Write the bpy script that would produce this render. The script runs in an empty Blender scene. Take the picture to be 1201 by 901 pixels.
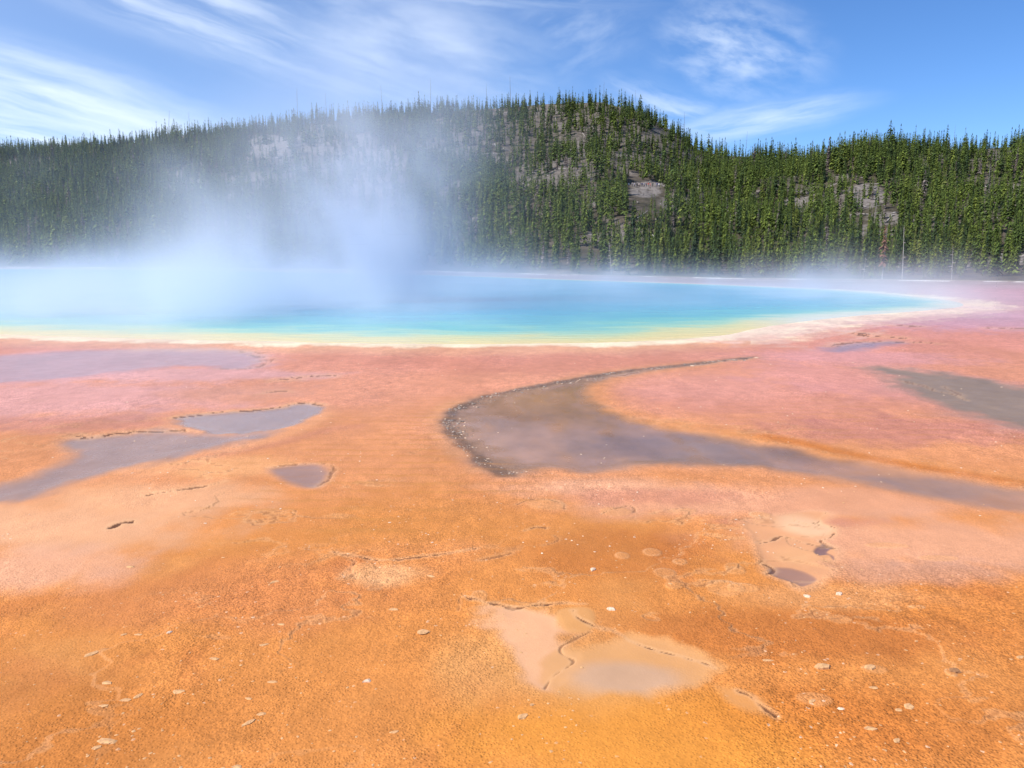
import bpy, math, random
import numpy as np
from mathutils import Vector, Matrix, noise as mnoise

random.seed(7)
RNG = np.random.default_rng(11)
C = bpy.context.scene.collection
scene = bpy.context.scene

# ------------------------------------------------------------------ camera
F, CX, CY = 943.0, 600.5, 450.5          # focal length and centre in photo pixels
CAM_H = 2.5
HORIZON = 303.0
PITCH = math.atan((CY - HORIZON) / F)
cam_data = bpy.data.cameras.new("camera")
cam = bpy.data.objects.new("camera", cam_data)
C.objects.link(cam)
cam.location = (0, 0, CAM_H)
cam.rotation_euler = (math.pi / 2 - PITCH, 0, 0)
cam_data.sensor_width = 36.0
cam_data.lens = F / 1201.0 * 36.0
cam_data.clip_start = 0.1
cam_data.clip_end = 20000
scene.camera = cam

# ------------------------------------------------------------------ light
SUN_ELEV = math.radians(50)
SUN_AZ = math.radians(-112)              # measured from +Y (view direction), negative = left
sun_dir = Vector((math.sin(SUN_AZ) * math.cos(SUN_ELEV), math.cos(SUN_AZ) * math.cos(SUN_ELEV), math.sin(SUN_ELEV)))
sd = bpy.data.lights.new("sun", 'SUN')
sd.energy = 4.2
sd.angle = math.radians(0.53)
sd.color = (1.0, 0.955, 0.89)
sun = bpy.data.objects.new("sun", sd)
sun.rotation_euler = sun_dir.to_track_quat('Z', 'Y').to_euler()
C.objects.link(sun)

scene.view_settings.view_transform = 'Standard'
scene.view_settings.look = 'None'
scene.view_settings.gamma = 1
scene.view_settings.exposure = 0.42
scene.view_settings.use_curve_mapping = False
scene.cycles.volume_bounces = 4
scene.cycles.max_bounces = 8
scene.cycles.diffuse_bounces = 3
scene.cycles.volume_step_rate = 2.0
scene.cycles.volume_max_steps = 256
scene.cycles.use_denoising = True


# ------------------------------------------------------------------ node helper
class N:
    """small expression builder over a node tree"""
    def __init__(s, nt):
        s.nt = nt

    def node(s, t, **kw):
        n = s.nt.nodes.new(t)
        for k, v in kw.items():
            setattr(n, k, v)
        return n

    def link(s, a, b):
        s.nt.links.new(a, b)

    def put(s, v, sock):
        if isinstance(v, (int, float)):
            sock.default_value = v
        elif isinstance(v, (tuple, list, Vector)):
            sock.default_value = tuple(v)
        else:
            s.nt.links.new(v, sock)

    def m(s, op, a, b=None, c=None, clamp=False):
        n = s.node('ShaderNodeMath', operation=op, use_clamp=clamp)
        for i, v in enumerate((a, b, c)):
            if v is not None:
                s.put(v, n.inputs[i])
        return n.outputs[0]

    def sstep(s, v, a, b, lo=0.0, hi=1.0):
        n = s.node('ShaderNodeMapRange', interpolation_type='SMOOTHSTEP')
        for i, x in enumerate((v, a, b, lo, hi)):
            s.put(x, n.inputs[i])
        return n.outputs[0]

    def mix(s, f, a, b, mode='MIX'):
        n = s.node('ShaderNodeMix', data_type='RGBA', blend_type=mode)
        s.put(f, n.inputs[0])
        s.put(a if not (isinstance(a, tuple) and len(a) == 3) else (*a, 1), n.inputs[6])
        s.put(b if not (isinstance(b, tuple) and len(b) == 3) else (*b, 1), n.inputs[7])
        return n.outputs[2]

    def noise(s, vec, scale, detail=4, rough=0.55, dist=0.0, out=0):
        n = s.node('ShaderNodeTexNoise')
        if vec is not None:
            s.link(vec, n.inputs['Vector'])
        n.inputs['Scale'].default_value = scale
        n.inputs['Detail'].default_value = detail
        n.inputs['Roughness'].default_value = rough
        n.inputs['Distortion'].default_value = dist
        return n.outputs[out]

    def mapping(s, vec, loc=(0, 0, 0), rot=(0, 0, 0), scale=(1, 1, 1)):
        n = s.node('ShaderNodeMapping')
        s.link(vec, n.inputs[0])
        n.inputs[1].default_value = loc
        n.inputs[2].default_value = rot
        n.inputs[3].default_value = scale
        return n.outputs[0]

    def comb(s, x, y, z=0.0):
        n = s.node('ShaderNodeCombineXYZ')
        for i, v in enumerate((x, y, z)):
            s.put(v, n.inputs[i])
        return n.outputs[0]

    def sep(s, v):
        n = s.node('ShaderNodeSeparateXYZ')
        s.link(v, n.inputs[0])
        return n.outputs[0], n.outputs[1], n.outputs[2]


# ------------------------------------------------------------------ sky with cirrus
world = bpy.data.worlds.new("World")
scene.world = world
world.use_nodes = True
wt = world.node_tree
wt.nodes.clear()
w = N(wt)
sky = w.node('ShaderNodeTexSky', sky_type='NISHITA')
sky.sun_disc = False
sky.sun_elevation = SUN_ELEV
sky.sun_rotation = SUN_AZ
sky.altitude = 2200
sky.air_density = 1.0
sky.dust_density = 0.15
sky.ozone_density = 3.0
tc = w.node('ShaderNodeTexCoord')
dx, dy, dz = w.sep(tc.outputs['Generated'])
az = w.m('ARCTAN2', dx, dy)
el = w.m('ARCSINE', dz)
ae = w.comb(az, el)
warp = w.noise(w.mapping(ae, scale=(7, 16, 1)), 1.0, 5, 0.6, 0.0, 1)
wv = w.node('ShaderNodeVectorMath', operation='MULTIPLY_ADD')
w.link(warp, wv.inputs[0])
wv.inputs[1].default_value = (0.035, 0.020, 0)
w.link(ae, wv.inputs[2])
aew = wv.outputs[0]


def sky_patch(px, py, rx, ry, rot, fiber, scale, lo, hi, amt):
    """one patch of cirrus round a direction of the sky; fibres run along its long axis"""
    a0 = math.atan((px - CX) / F)
    e0 = math.atan((HORIZON - py) / F) * math.cos(a0)
    mp = w.node('ShaderNodeMapping', vector_type='TEXTURE')
    w.link(aew, mp.inputs[0])
    mp.inputs[1].default_value = (a0 + 0.025, e0 + 0.014, 0)
    mp.inputs[2].default_value = (0, 0, math.radians(rot))
    mp.inputs[3].default_value = (rx / F, ry / F, 1)
    ln = w.node('ShaderNodeVectorMath', operation='LENGTH')
    w.link(mp.outputs[0], ln.inputs[0])
    fall = w.sstep(ln.outputs['Value'], 0.05, 1.0, 1.0, 0.0)
    nz = w.noise(w.mapping(mp.outputs[0], loc=(px * .013, py * .017, 0), scale=(1.0, fiber, 1)), scale, 8, 0.54, 0.1)
    return w.m('MULTIPLY', w.m('MULTIPLY', w.sstep(nz, lo, hi), fall), amt * 0.68)


patches = [
    sky_patch(40, 120, 330, 62, -12, 1.7, 1.5, 0.18, 0.74, 1.0),
    sky_patch(40, 170, 300, 40, -6, 2.0, 1.5, 0.22, 0.76, 0.9),
    sky_patch(260, 40, 400, 60, -15, 1.5, 2.1, 0.25, 0.82, 0.78),
    sky_patch(490, 75, 230, 80, -12, 1.2, 2.4, 0.22, 0.85, 0.68),
    sky_patch(430, 4, 420, 36, -4, 2.0, 1.8, 0.30, 0.85, 0.5),
    sky_patch(660, 60, 130, 80, 25, 1.6, 1.9, 0.32, 0.9, 0.42),
    sky_patch(842, 75, 120, 75, -18, 1.4, 2.6, 0.30, 0.82, 0.68),
    sky_patch(870, 152, 150, 26, 6, 1.3, 1.6, 0.15, 0.8, 0.7),
    sky_patch(770, 140, 110, 34, -20, 1.4, 1.7, 0.25, 0.8, 0.6),
]
cl = patches[0]
for p_ in patches[1:]:
    cl = w.m('MAXIMUM', cl, p_)
veil = w.sstep(az, -0.85, 0.45, 0.15, 0.0)          # thin high cirrus thickens towards the sun
cl = w.m('ADD', cl, veil, clamp=True)
hs = w.node('ShaderNodeHueSaturation')
hs.inputs['Saturation'].default_value = 1.14
w.link(sky.outputs[0], hs.inputs['Color'])
skyc = w.mix(1.0, hs.outputs[0], (0.86, 0.98, 1.16, 1), 'MULTIPLY')
cloud = w.mix(cl, skyc, (8.2, 8.9, 9.6, 1))
bg = w.node('ShaderNodeBackground')
bg.inputs['Strength'].default_value = 0.112
w.link(cloud, bg.inputs['Color'])
wo = w.node('ShaderNodeOutputWorld')
w.link(bg.outputs[0], wo.inputs['Surface'])

# ------------------------------------------------------------------ projection helpers
SP, CP = math.sin(PITCH), math.cos(PITCH)


def ray(px, py):
    a = np.asarray(px, float) - CX
    b = CY - np.asarray(py, float)
    return a, F * CP + b * SP, -F * SP + b * CP


def ground_at(px, py, z=0.0):
    x, y, dzz = ray(px, py)
    t = (z - CAM_H) / dzz
    return x * t, y * t


def project(X, Y, Z):
    Zr = Z - CAM_H
    dep = Y * CP - Zr * SP
    up = Y * SP + Zr * CP
    return CX + F * X / dep, CY - F * up / dep


def lin(c):
    c = np.asarray(c, float) / 255.0
    return np.where(c <= 0.04045, c / 12.92, ((c + 0.055) / 1.055) ** 2.4)


# ------------------------------------------------------------------ numpy noise
def _hash(ix, iy, seed):
    h = (ix * 374761393 + iy * 668265263 + seed * 974711) & 0xFFFFFFFF
    h = ((h ^ (h >> 13)) * 1274126177) & 0xFFFFFFFF
    return (h ^ (h >> 16)) & 0xFFFFFFFF


def gnoise(x, y, seed=0):
    x = np.asarray(x, float); y = np.asarray(y, float)
    x0 = np.floor(x).astype(np.int64); y0 = np.floor(y).astype(np.int64)
    fx, fy = x - x0, y - y0
    ux = fx * fx * fx * (fx * (fx * 6 - 15) + 10); uy = fy * fy * fy * (fy * (fy * 6 - 15) + 10)

    def g(i, j):
        a = _hash(x0 + i, y0 + j, seed) * (2 * math.pi / 4294967296.0)
        return np.cos(a) * (fx - i) + np.sin(a) * (fy - j)
    a = g(0, 0); b = g(1, 0); c = g(0, 1); d = g(1, 1)
    return 1.5 * ((a + (b - a) * ux) * (1 - uy) + (c + (d - c) * ux) * uy)


def fbm(x, y, oct=4, seed=0, gain=0.5):
    s, a, f = 0.0, 1.0, 1.0
    for o in range(oct):
        s = s + a * gnoise(x * f + 13.7 * o, y * f - 7.1 * o, seed + o)
        a *= gain; f *= 2.03
    return s


def smooth(a, b, v):
    t = np.clip((v - a) / (b - a), 0, 1)
    return t * t * (3 - 2 * t)


def catmull(pts, n=6, closed=False):
    P = [np.array(p, float) for p in pts]
    out = []
    k = len(P)
    for i in range(k if closed else k - 1):
        if closed:
            p0, p1, p2, p3 = P[(i - 1) % k], P[i], P[(i + 1) % k], P[(i + 2) % k]
        else:
            p0, p1, p2, p3 = P[max(i - 1, 0)], P[i], P[i + 1], P[min(i + 2, k - 1)]
        for j in range(n):
            t = j / n
            out.append(0.5 * ((2 * p1) + (-p0 + p2) * t + (2 * p0 - 5 * p1 + 4 * p2 - p3) * t * t + (-p0 + 3 * p1 - 3 * p2 + p3) * t ** 3))
    if not closed:
        out.append(P[-1])
    return np.array(out)


def to_world(pts, closed, n=6):
    q = catmull(pts, n, closed)
    x, y = ground_at(q[:, 0], q[:, 1])
    return np.stack([x, y], 1)


def seg_dist(X, Y, W, closed):
    d = np.full(X.shape, 1e9)
    k = len(W)
    for i in range(k if closed else k - 1):
        a, b = W[i], W[(i + 1) % k]
        ab = b - a
        L = ab @ ab + 1e-12
        t = np.clip(((X - a[0]) * ab[0] + (Y - a[1]) * ab[1]) / L, 0, 1)
        d = np.minimum(d, (X - a[0] - t * ab[0]) ** 2 + (Y - a[1] - t * ab[1]) ** 2)
    return np.sqrt(d)


def inside(X, Y, W):
    r = np.zeros(X.shape, bool)
    k = len(W)
    for i in range(k):
        a, b = W[i], W[(i + 1) % k]
        if a[1] == b[1]:
            continue
        c = ((a[1] > Y) != (b[1] > Y)) & (X < (b[0] - a[0]) * (Y - a[1]) / (b[1] - a[1]) + a[0])
        r ^= c
    return r


def sdf_poly(X, Y, W, pad):
    """positive inside; far outside the padded box it is just -pad"""
    out = np.full(X.shape, -pad)
    lo, hi = W.min(0) - pad, W.max(0) + pad
    m = (X > lo[0]) & (X < hi[0]) & (Y > lo[1]) & (Y < hi[1])
    if m.any():
        d = seg_dist(X[m], Y[m], W, True)
        out[m] = np.where(inside(X[m], Y[m], W), d, -d)
    return out


def dist_line(X, Y, W, pad):
    out = np.full(X.shape, pad)
    lo, hi = W.min(0) - pad, W.max(0) + pad
    m = (X > lo[0]) & (X < hi[0]) & (Y > lo[1]) & (Y < hi[1])
    if m.any():
        out[m] = seg_dist(X[m], Y[m], W, False)
    return out


# ------------------------------------------------------------------ object helpers
def mesh_np(name, V, faces, mat=None, smooth_shade=False, attrs=None):
    """faces: int array (n,4) or (n,3)"""
    me = bpy.data.meshes.new(name)
    V = np.asarray(V, np.float32)
    Fc = np.asarray(faces, np.int32)
    k = Fc.shape[1]
    me.vertices.add(len(V)); me.vertices.foreach_set('co', V.ravel())
    me.loops.add(Fc.size); me.loops.foreach_set('vertex_index', Fc.ravel())
    me.polygons.add(len(Fc))
    me.polygons.foreach_set('loop_start', np.arange(0, Fc.size, k, dtype=np.int32))
    me.polygons.foreach_set('use_smooth', np.full(len(Fc), smooth_shade))
    for an, (typ, dat) in (attrs or {}).items():
        at = me.attributes.new(an, typ, 'POINT')
        at.data.foreach_set('color' if typ == 'FLOAT_COLOR' else 'value', np.asarray(dat, np.float32).ravel())
    me.update(calc_edges=True)
    if mat:
        me.materials.append(mat)
    return me


def obj(name, me, parent=None, loc=None):
    o = bpy.data.objects.new(name, me)
    C.objects.link(o)
    if parent is not None:
        o.parent = parent
    if loc is not None:
        o.location = loc
    return o


def tag(o, label=None, cat=None, group=None, kind=None):
    for k, v in (('label', label), ('category', cat), ('group', group), ('kind', kind)):
        if v:
            o[k] = v
    return o


def material(name):
    m = bpy.data.materials.new(name)
    m.use_nodes = True
    m.node_tree.nodes.clear()
    n = N(m.node_tree)
    b = n.node('ShaderNodeBsdfPrincipled')
    o = n.node('ShaderNodeOutputMaterial')
    n.link(b.outputs[0], o.inputs['Surface'])
    return m, n, b, o


def simple_mat(name, col, rough=0.8, var=0.25, scale=6.0, spec=0.3):
    m, n, b, o = material(name)
    t = n.node('ShaderNodeTexCoord')
    nz = n.noise(t.outputs['Object'], scale, 4, 0.6)
    f = n.sstep(nz, 0.3, 0.7, 1 - var, 1 + var)
    c = n.mix(1.0, (*col, 1), n.comb(f, f, f), 'MULTIPLY')
    n.link(c, b.inputs['Base Color'])
    b.inputs['Roughness'].default_value = rough
    b.inputs['Specular IOR Level'].default_value = spec
    return m


# ------------------------------------------------------------------ ground layout
# where the flat geyser basin ends and the hill begins, as a depth along the view for each x/y ratio
def s_of_px(px):
    return (np.asarray(px, float) - CX) / F


PX_B = np.array([-500, 0, 300, 500, 700, 870, 1000, 1200, 1700])
Y_B = np.array([185, 182, 178, 170, 155, 146, 140, 132, 120])
PY_B = np.array([312, 312.5, 314, 317, 322, 325.5, 326.5, 329, 333])


def base_depth(s):
    return np.interp(s, s_of_px(PX_B), Y_B)


def base_z(s):
    py = np.interp(s, s_of_px(PX_B), PY_B)
    return CAM_H - (py - HORIZON) / F * base_depth(s)


def basin_z(X, Y):
    """the hot spring sits on a very flat mound: the ground falls a little towards the wood"""
    s = X / np.maximum(Y, 1.0)
    yb = base_depth(s)
    t = smooth(0.35, 1.0, Y / yb)
    return base_z(s) * t


# --- outline of the spring (photo pixels -> ground)
POOL_PX = [(-420, 372), (-200, 385), (0, 394.5), (150, 399), (300, 402.5), (430, 405), (560, 405.5), (700, 404), (800, 400.5),
           (868, 394), (905, 386), (960, 377.5), (1030, 370), (1095, 365), (1142, 359.5), (1128, 353), (1065, 346), (1000, 340), (930, 335.5),
           (850, 331), (760, 328), (660, 325.5), (560, 323.2), (420, 321.5), (250, 320), (50, 319), (-150, 320), (-400, 325), (-520, 345)]
POOL_W = to_world(POOL_PX, True, 5)

MAIN_CH = [(884, 419), (800, 428), (720, 437), (640, 451), (580, 463), (541, 476), (527, 490), (530, 508), (548, 525), (572, 545),
           (602, 556), (650, 549), (700, 553), (760, 545), (850, 546), (950, 556), (1050, 574), (1130, 589), (1230, 603), (1400, 622), (1700, 640), (2100, 655), (2110, 628), (1700, 614), (1400, 598),
           (1230, 580), (1120, 563), (1020, 546), (940, 531), (850, 514), (770, 500), (706, 480), (688, 464), (700, 449), (745, 438), (810, 429)]
CH_LINE = [(884, 419), (800, 428), (720, 437), (640, 451), (580, 463), (541, 476), (527, 490), (530, 508), (548, 525), (572, 545), (600, 557)]
LEFT_A = [(212, 490), (262, 484), (310, 480), (352, 473), (374, 476), (374, 486), (350, 496), (318, 504), (262, 508), (226, 503)]
LEFT_B = [(78, 518), (120, 512), (160, 507), (215, 505), (262, 509), (330, 500), (300, 514), (240, 528), (170, 545), (100, 565), (30, 583), (-80, 604),
          (-90, 584), (-20, 572), (50, 556), (84, 538)]
LEFT_C = [(318, 551), (345, 546), (372, 545), (386, 550), (383, 562), (372, 571), (352, 569), (335, 561)]
LEFT_D = [(-160, 430), (-40, 420), (60, 413), (160, 409), (240, 407.5), (290, 411), (312, 421), (300, 431), (258, 433), (235, 428), (170, 433), (90, 442), (0, 449), (-160, 462)]
RIGHT_A = [(1018, 431), (1055, 432), (1100, 437), (1150, 445), (1210, 455), (1320, 470), (1500, 492), (1700, 520), (1640, 548), (1460, 540), (1340, 524), (1250, 512), (1190, 500), (1130, 483), (1085, 468), (1055, 455), (1052, 444)]
RIGHT_B = [(965, 411), (985, 404), (1020, 401), (1060, 401), (1040, 405), (1010, 410), (985, 413)]
FORE_GREY = [(655, 768), (690, 762), (735, 752), (790, 762), (834, 778), (838, 796), (800, 812), (745, 826), (690, 822), (655, 800)]
FORE_CREAM = [(560, 712), (588, 705), (640, 716), (672, 730), (690, 741), (668, 752), (657, 762), (672, 775), (655, 790), (640, 808), (615, 790), (600, 765), (590, 735)]
FORE_TAN = [(655, 716), (690, 714), (700, 730), (690, 742), (662, 742), (652, 728)]
BOTTOM_C = [(835, 800), (870, 806), (900, 822), (898, 838), (862, 835), (838, 822)]
CRUST_R = [(876, 616), (905, 606), (950, 600), (972, 602), (962, 612), (979, 620), (972, 630), (958, 634), (976, 642), (978, 655), (955, 660), (975, 668), (957, 684),
           (940, 689), (924, 681), (906, 672), (902, 660), (893, 645), (885, 630)]
CRUST_DARK1 = [(903, 667), (925, 666), (948, 672), (958, 680), (942, 687), (931, 683), (910, 676)]
CRUST_DARK2 = [(955, 644), (966, 637), (977, 641), (970, 647), (978, 652), (978, 657), (972, 650), (960, 650)]
CRUST_PALE = [(940, 604), (967, 603), (961, 611), (979, 619), (972, 628), (960, 633), (930, 632), (905, 625), (920, 612)]
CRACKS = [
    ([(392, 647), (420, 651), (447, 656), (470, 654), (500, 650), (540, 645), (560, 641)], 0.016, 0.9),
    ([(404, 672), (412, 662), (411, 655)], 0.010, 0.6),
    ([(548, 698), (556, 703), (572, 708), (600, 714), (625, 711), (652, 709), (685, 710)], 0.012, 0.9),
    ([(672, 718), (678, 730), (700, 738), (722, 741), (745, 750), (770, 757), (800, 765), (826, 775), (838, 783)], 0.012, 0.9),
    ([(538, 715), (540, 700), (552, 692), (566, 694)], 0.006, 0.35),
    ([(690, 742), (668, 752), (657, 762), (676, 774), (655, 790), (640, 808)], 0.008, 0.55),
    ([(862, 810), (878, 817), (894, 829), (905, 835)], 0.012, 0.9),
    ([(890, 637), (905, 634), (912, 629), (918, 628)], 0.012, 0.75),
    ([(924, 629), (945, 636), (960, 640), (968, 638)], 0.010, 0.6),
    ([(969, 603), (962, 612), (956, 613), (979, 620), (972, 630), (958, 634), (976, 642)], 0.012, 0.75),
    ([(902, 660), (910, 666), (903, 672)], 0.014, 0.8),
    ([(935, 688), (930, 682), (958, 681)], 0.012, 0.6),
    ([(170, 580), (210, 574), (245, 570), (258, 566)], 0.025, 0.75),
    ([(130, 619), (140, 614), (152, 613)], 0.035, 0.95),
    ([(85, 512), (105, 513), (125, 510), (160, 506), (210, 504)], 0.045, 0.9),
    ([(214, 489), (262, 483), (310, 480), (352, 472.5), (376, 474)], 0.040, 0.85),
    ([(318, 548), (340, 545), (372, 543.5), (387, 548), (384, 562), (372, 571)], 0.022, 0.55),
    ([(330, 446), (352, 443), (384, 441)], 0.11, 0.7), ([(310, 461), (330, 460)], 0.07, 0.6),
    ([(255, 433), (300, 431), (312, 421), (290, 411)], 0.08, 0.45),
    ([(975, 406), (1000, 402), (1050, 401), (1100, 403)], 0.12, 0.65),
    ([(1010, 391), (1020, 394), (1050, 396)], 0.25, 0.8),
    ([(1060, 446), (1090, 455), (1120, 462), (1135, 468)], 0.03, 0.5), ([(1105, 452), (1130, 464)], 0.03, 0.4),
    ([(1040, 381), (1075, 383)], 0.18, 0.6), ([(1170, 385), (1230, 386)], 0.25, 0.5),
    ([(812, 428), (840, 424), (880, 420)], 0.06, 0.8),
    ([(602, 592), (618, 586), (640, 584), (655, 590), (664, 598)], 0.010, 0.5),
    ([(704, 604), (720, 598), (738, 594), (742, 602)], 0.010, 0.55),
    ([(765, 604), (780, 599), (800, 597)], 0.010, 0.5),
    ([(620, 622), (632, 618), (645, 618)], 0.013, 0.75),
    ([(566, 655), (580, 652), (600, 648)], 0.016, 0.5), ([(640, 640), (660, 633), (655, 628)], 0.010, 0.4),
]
CRUST_DISCS = [(780, 673, 14, 6), (797, 660, 10, 4), (765, 648, 12, 5), (730, 652, 9, 4), (790, 688, 11, 5), (850, 690, 24, 10), (862, 668, 13, 7), (872, 690, 20, 6),
               (640, 592, 24, 7), (722, 600, 18, 5), (890, 604, 16, 5), (985, 727, 14, 5), (1025, 785, 16, 6), (955, 820, 26, 10), (425, 668, 16, 12),
               (800, 600, 20, 4), (1075, 713, 14, 3), (1115, 790, 7, 5), (562, 700, 12, 9), (1040, 640, 30, 4), (1100, 655, 30, 4)]


def build_ground():
    st = 1.15
    pys = np.concatenate([np.arange(1500, 920, -9.0), np.arange(920, 330, -st), np.arange(330, 311.0, -0.5), np.array([310, 309, 308, 307, 306])])
    d_rows = F * CAM_H / (pys - HORIZON) * 1.0
    _, d_rows = ground_at(np.full(pys.shape, CX), pys)
    s_cols = np.concatenate([np.linspace(-1.9, -0.70, 70, endpoint=False), np.arange(-0.70, 0.70, st * 1.05 / F), np.linspace(0.70, 1.9, 70)])
    S, Y = np.meshgrid(s_cols, d_rows)
    X = S * Y
    nr, nc = X.shape
    Xf, Yf = X.ravel(), Y.ravel()
    n = Xf.size
    PXv, PYv = project(Xf, Yf, np.zeros(n))
    K = 1.22                                   # photo brightness of a sunlit level sheet over its albedo

    def A(r, g, b):
        return lin((r, g, b)) / K
    # world-space noises
    n_big = fbm(Xf * 0.13, Yf * 0.10, 4, 3)
    n_mid = fbm(Xf * 0.55, Yf * 0.42, 5, 21)
    n_fine = fbm(Xf * 3.1, Yf * 2.3, 4, 41)
    n_vf = fbm(Xf * 11.0, Yf * 9.0, 3, 61)
    n_warp = fbm(Xf * 1.6, Yf * 1.3, 4, 81)
    col = np.zeros((n, 3)); wet = np.zeros(n); rip = np.zeros(n); zoff = np.zeros(n); grain = np.ones(n)

    def put(c, m):
        nonlocal col
        m = np.clip(m, 0, 1)[:, None]
        col = col * (1 - m) + np.asarray(c) * m

    def poly(pts, soft, amp, nz=n_warp, pad=None, nn=6):
        W = to_world(pts, True, nn)
        sd = sdf_poly(Xf, Yf, W, pad or soft * 4 + amp * 3 + 0.4)
        return sd + nz * amp, smooth(-soft, soft, sd + nz * amp)

    def blob(px, py, rx, ry):
        gx, gy = ground_at(px, py)
        g1, _ = ground_at(px + rx, py)
        _, g2 = ground_at(px, py - ry)
        _, g3 = ground_at(px, py + ry)
        hx, hy = abs(g1 - gx), np.where(Yf > gy, abs(g2 - gy), abs(gy - g3))
        q = np.sqrt(((Xf - gx) / hx) ** 2 + ((Yf - gy) / hy) ** 2) + n_mid * 0.18 + n_warp * 0.22 + n_fine * 0.10
        return smooth(1.25, 0.45, q)

    # base colour of the mats: orange close by, salmon, then dusty pink near the wood
    put(A(216, 138, 70), np.ones(n))
    put(A(218, 146, 98), smooth(6.0, 10.5, Yf + n_mid * 1.2))
    put(A(216, 146, 114), smooth(10.0, 15.5, Yf + n_mid * 1.6))
    put(A(210, 140, 124), smooth(16, 25, Yf + n_mid * 2.0) * 0.8)
    put(A(190, 140, 146), smooth(26, 42, Yf + n_mid * 3.0 + Xf * 0.15))
    put(A(176, 146, 148), smooth(60, 90, Yf))
    put(A(148, 124, 118), smooth(88, 112, Yf + n_mid * 3) * 0.8)
    # foreground variation
    put(A(196, 112, 44), smooth(0.0, 0.8, n_mid + n_big * 0.6) * smooth(8, 5, Yf) * 0.36)
    put(A(224, 158, 92), smooth(0.2, 1.0, -n_mid + n_warp * 0.3) * smooth(9, 5.5, Yf) * 0.45)
    put(A(186, 102, 58), smooth(0.25, 0.9, fbm(Xf * 1.1 + 9, Yf * 0.8, 5, 131)) * smooth(11, 6, Yf) * 0.30)
    put(A(233, 152, 58), blob(770, 880, 260, 75) * 0.7)
    put(A(222, 160, 96), blob(640, 770, 150, 60) * 0.6)
    put(A(188, 104, 40), blob(1040, 850, 230, 50) * 0.36)
    put(A(182, 100, 44), blob(930, 745, 260, 34) * 0.52)
    put(A(186, 108, 50), blob(720, 650, 130, 30) * 0.5)
    put(A(194, 116, 50), blob(60, 860, 260, 60) * 0.5)
    put(A(206, 132, 62), blob(500, 610, 140, 40) * 0.6)
    put(A(204, 126, 78), blob(280, 700, 240, 50) * 0.5)
    # pale peach drifts
    put(A(232, 172, 128), blob(40, 620, 230, 36) * 0.9)
    put(A(232, 170, 124), blob(180, 585, 150, 22) * 0.9)
    put(A(236, 168, 112), blob(250, 548, 110, 14) * 0.8)
    put(A(236, 176, 140), blob(20, 668, 150, 30) * 0.75)
    put(A(230, 168, 130), blob(700, 572, 130, 14) * 0.8)
    put(A(228, 164, 128), blob(900, 590, 260, 24) * 0.75)
    put(A(230, 168, 132), blob(1090, 640, 240, 36) * 0.75)
    put(A(196, 150, 128), blob(1090, 672, 170, 20) * 0.5)
    put(A(226, 160, 104), blob(1000, 700, 140, 18) * 0.5)
    put(A(206, 136, 106), blob(760, 582, 120, 10) * 0.6)
    put(A(200, 130, 108), blob(930, 612, 120, 7) * 0.5)
    put(A(232, 172, 118), blob(450, 675, 70, 16) * 0.7)
    # pinks farther out
    put(A(218, 160, 152), blob(70, 470, 240, 26) * 0.8)
    put(A(216, 150, 118), blob(270, 462, 90, 10) * 0.6)
    put(A(196, 132, 118), blob(90, 497, 170, 12) * 0.55)
    put(A(222, 166, 160), blob(200, 440, 220, 8) * 0.8)
    put(A(206, 138, 122), blob(900, 470, 190, 26) * 0.6)
    put(A(192, 126, 112), blob(1060, 505, 190, 20) * 0.7)
    put(A(216, 150, 132), blob(830, 455, 120, 18) * 0.6)
    put(A(212, 152, 152), blob(1000, 420, 150, 10) * 0.6)
    put(A(218, 152, 148), blob(970, 445, 90, 22) * 0.5)
    put(A(196, 150, 160), blob(1130, 375, 190, 16) * 0.8)
    put(A(204, 132, 108), blob(600, 425, 260, 14) * 0.6)
    put(A(226, 142, 84), blob(650, 545, 26, 10) * 0.0)
    # orange shoulder beside the main channel
    for pts, soft, c_, a_ in (
        ([(690, 446), (684, 462), (704, 482), (760, 498), (850, 512), (940, 529), (1040, 548), (1130, 563), (1240, 578)], 0.55, (218, 146, 84), 0.85),
        ([(820, 428), (740, 436), (700, 446)], 0.6, (206, 140, 96), 0.7),
        ([(900, 512), (1000, 533), (1100, 552), (1230, 572)], 0.20, (200, 116, 50), 0.7),
        ([(570, 550), (545, 528), (525, 508), (521, 488), (540, 472)], 0.25, (226, 160, 112), 0.7),
        ([(380, 486), (360, 500), (320, 516), (240, 538), (160, 562)], 0.22, (230, 160, 112), 0.75),
        ([(250, 535), (320, 522), (380, 505), (420, 500)], 0.18, (196, 128, 104), 0.4),
    ):
        Wl = to_world(pts, False)
        d = dist_line(Xf, Yf, Wl, soft * 4)
        put(A(*c_), smooth(soft * 1.6, 0, d + n_warp * soft * 0.35) * a_)
    # water-worn channels: a thin film of water over dark mats
    def channel(pts, soft, amp, c_in, c_edge, a, wv, depth=0.02, edge=0.0):
        sdv, m = poly(pts, soft, amp)
        if edge:
            put(A(*c_edge), smooth(-edge * 1.6, 0, sdv) * 0.6 * a)
        put(A(*c_in), m * a)
        wet[:] = np.maximum(wet, m * wv)
        zoff[:] -= depth * smooth(-soft, soft * 2, sdv)
        grain[:] *= 1 - 0.90 * m
        return sdv, m
    far_fade = smooth(1290, 900, PXv)
    sm_, m_main = channel(MAIN_CH, 0.22, 0.14, (176, 132, 100), (216, 150, 110), 0.93, 1.0, 0.02, 0.3)
    tail = smooth(1.0, 6.5, Xf) * smooth(16, 9, Yf)
    wet *= 1 - 0.55 * tail * m_main
    put(A(206, 146, 112), m_main * tail * 0.45)
    put(A(166, 116, 60), m_main * blob(680, 472, 120, 30) * 0.85)
    put(A(150, 114, 88), m_main * blob(840, 528, 200, 20) * 0.8)
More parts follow.
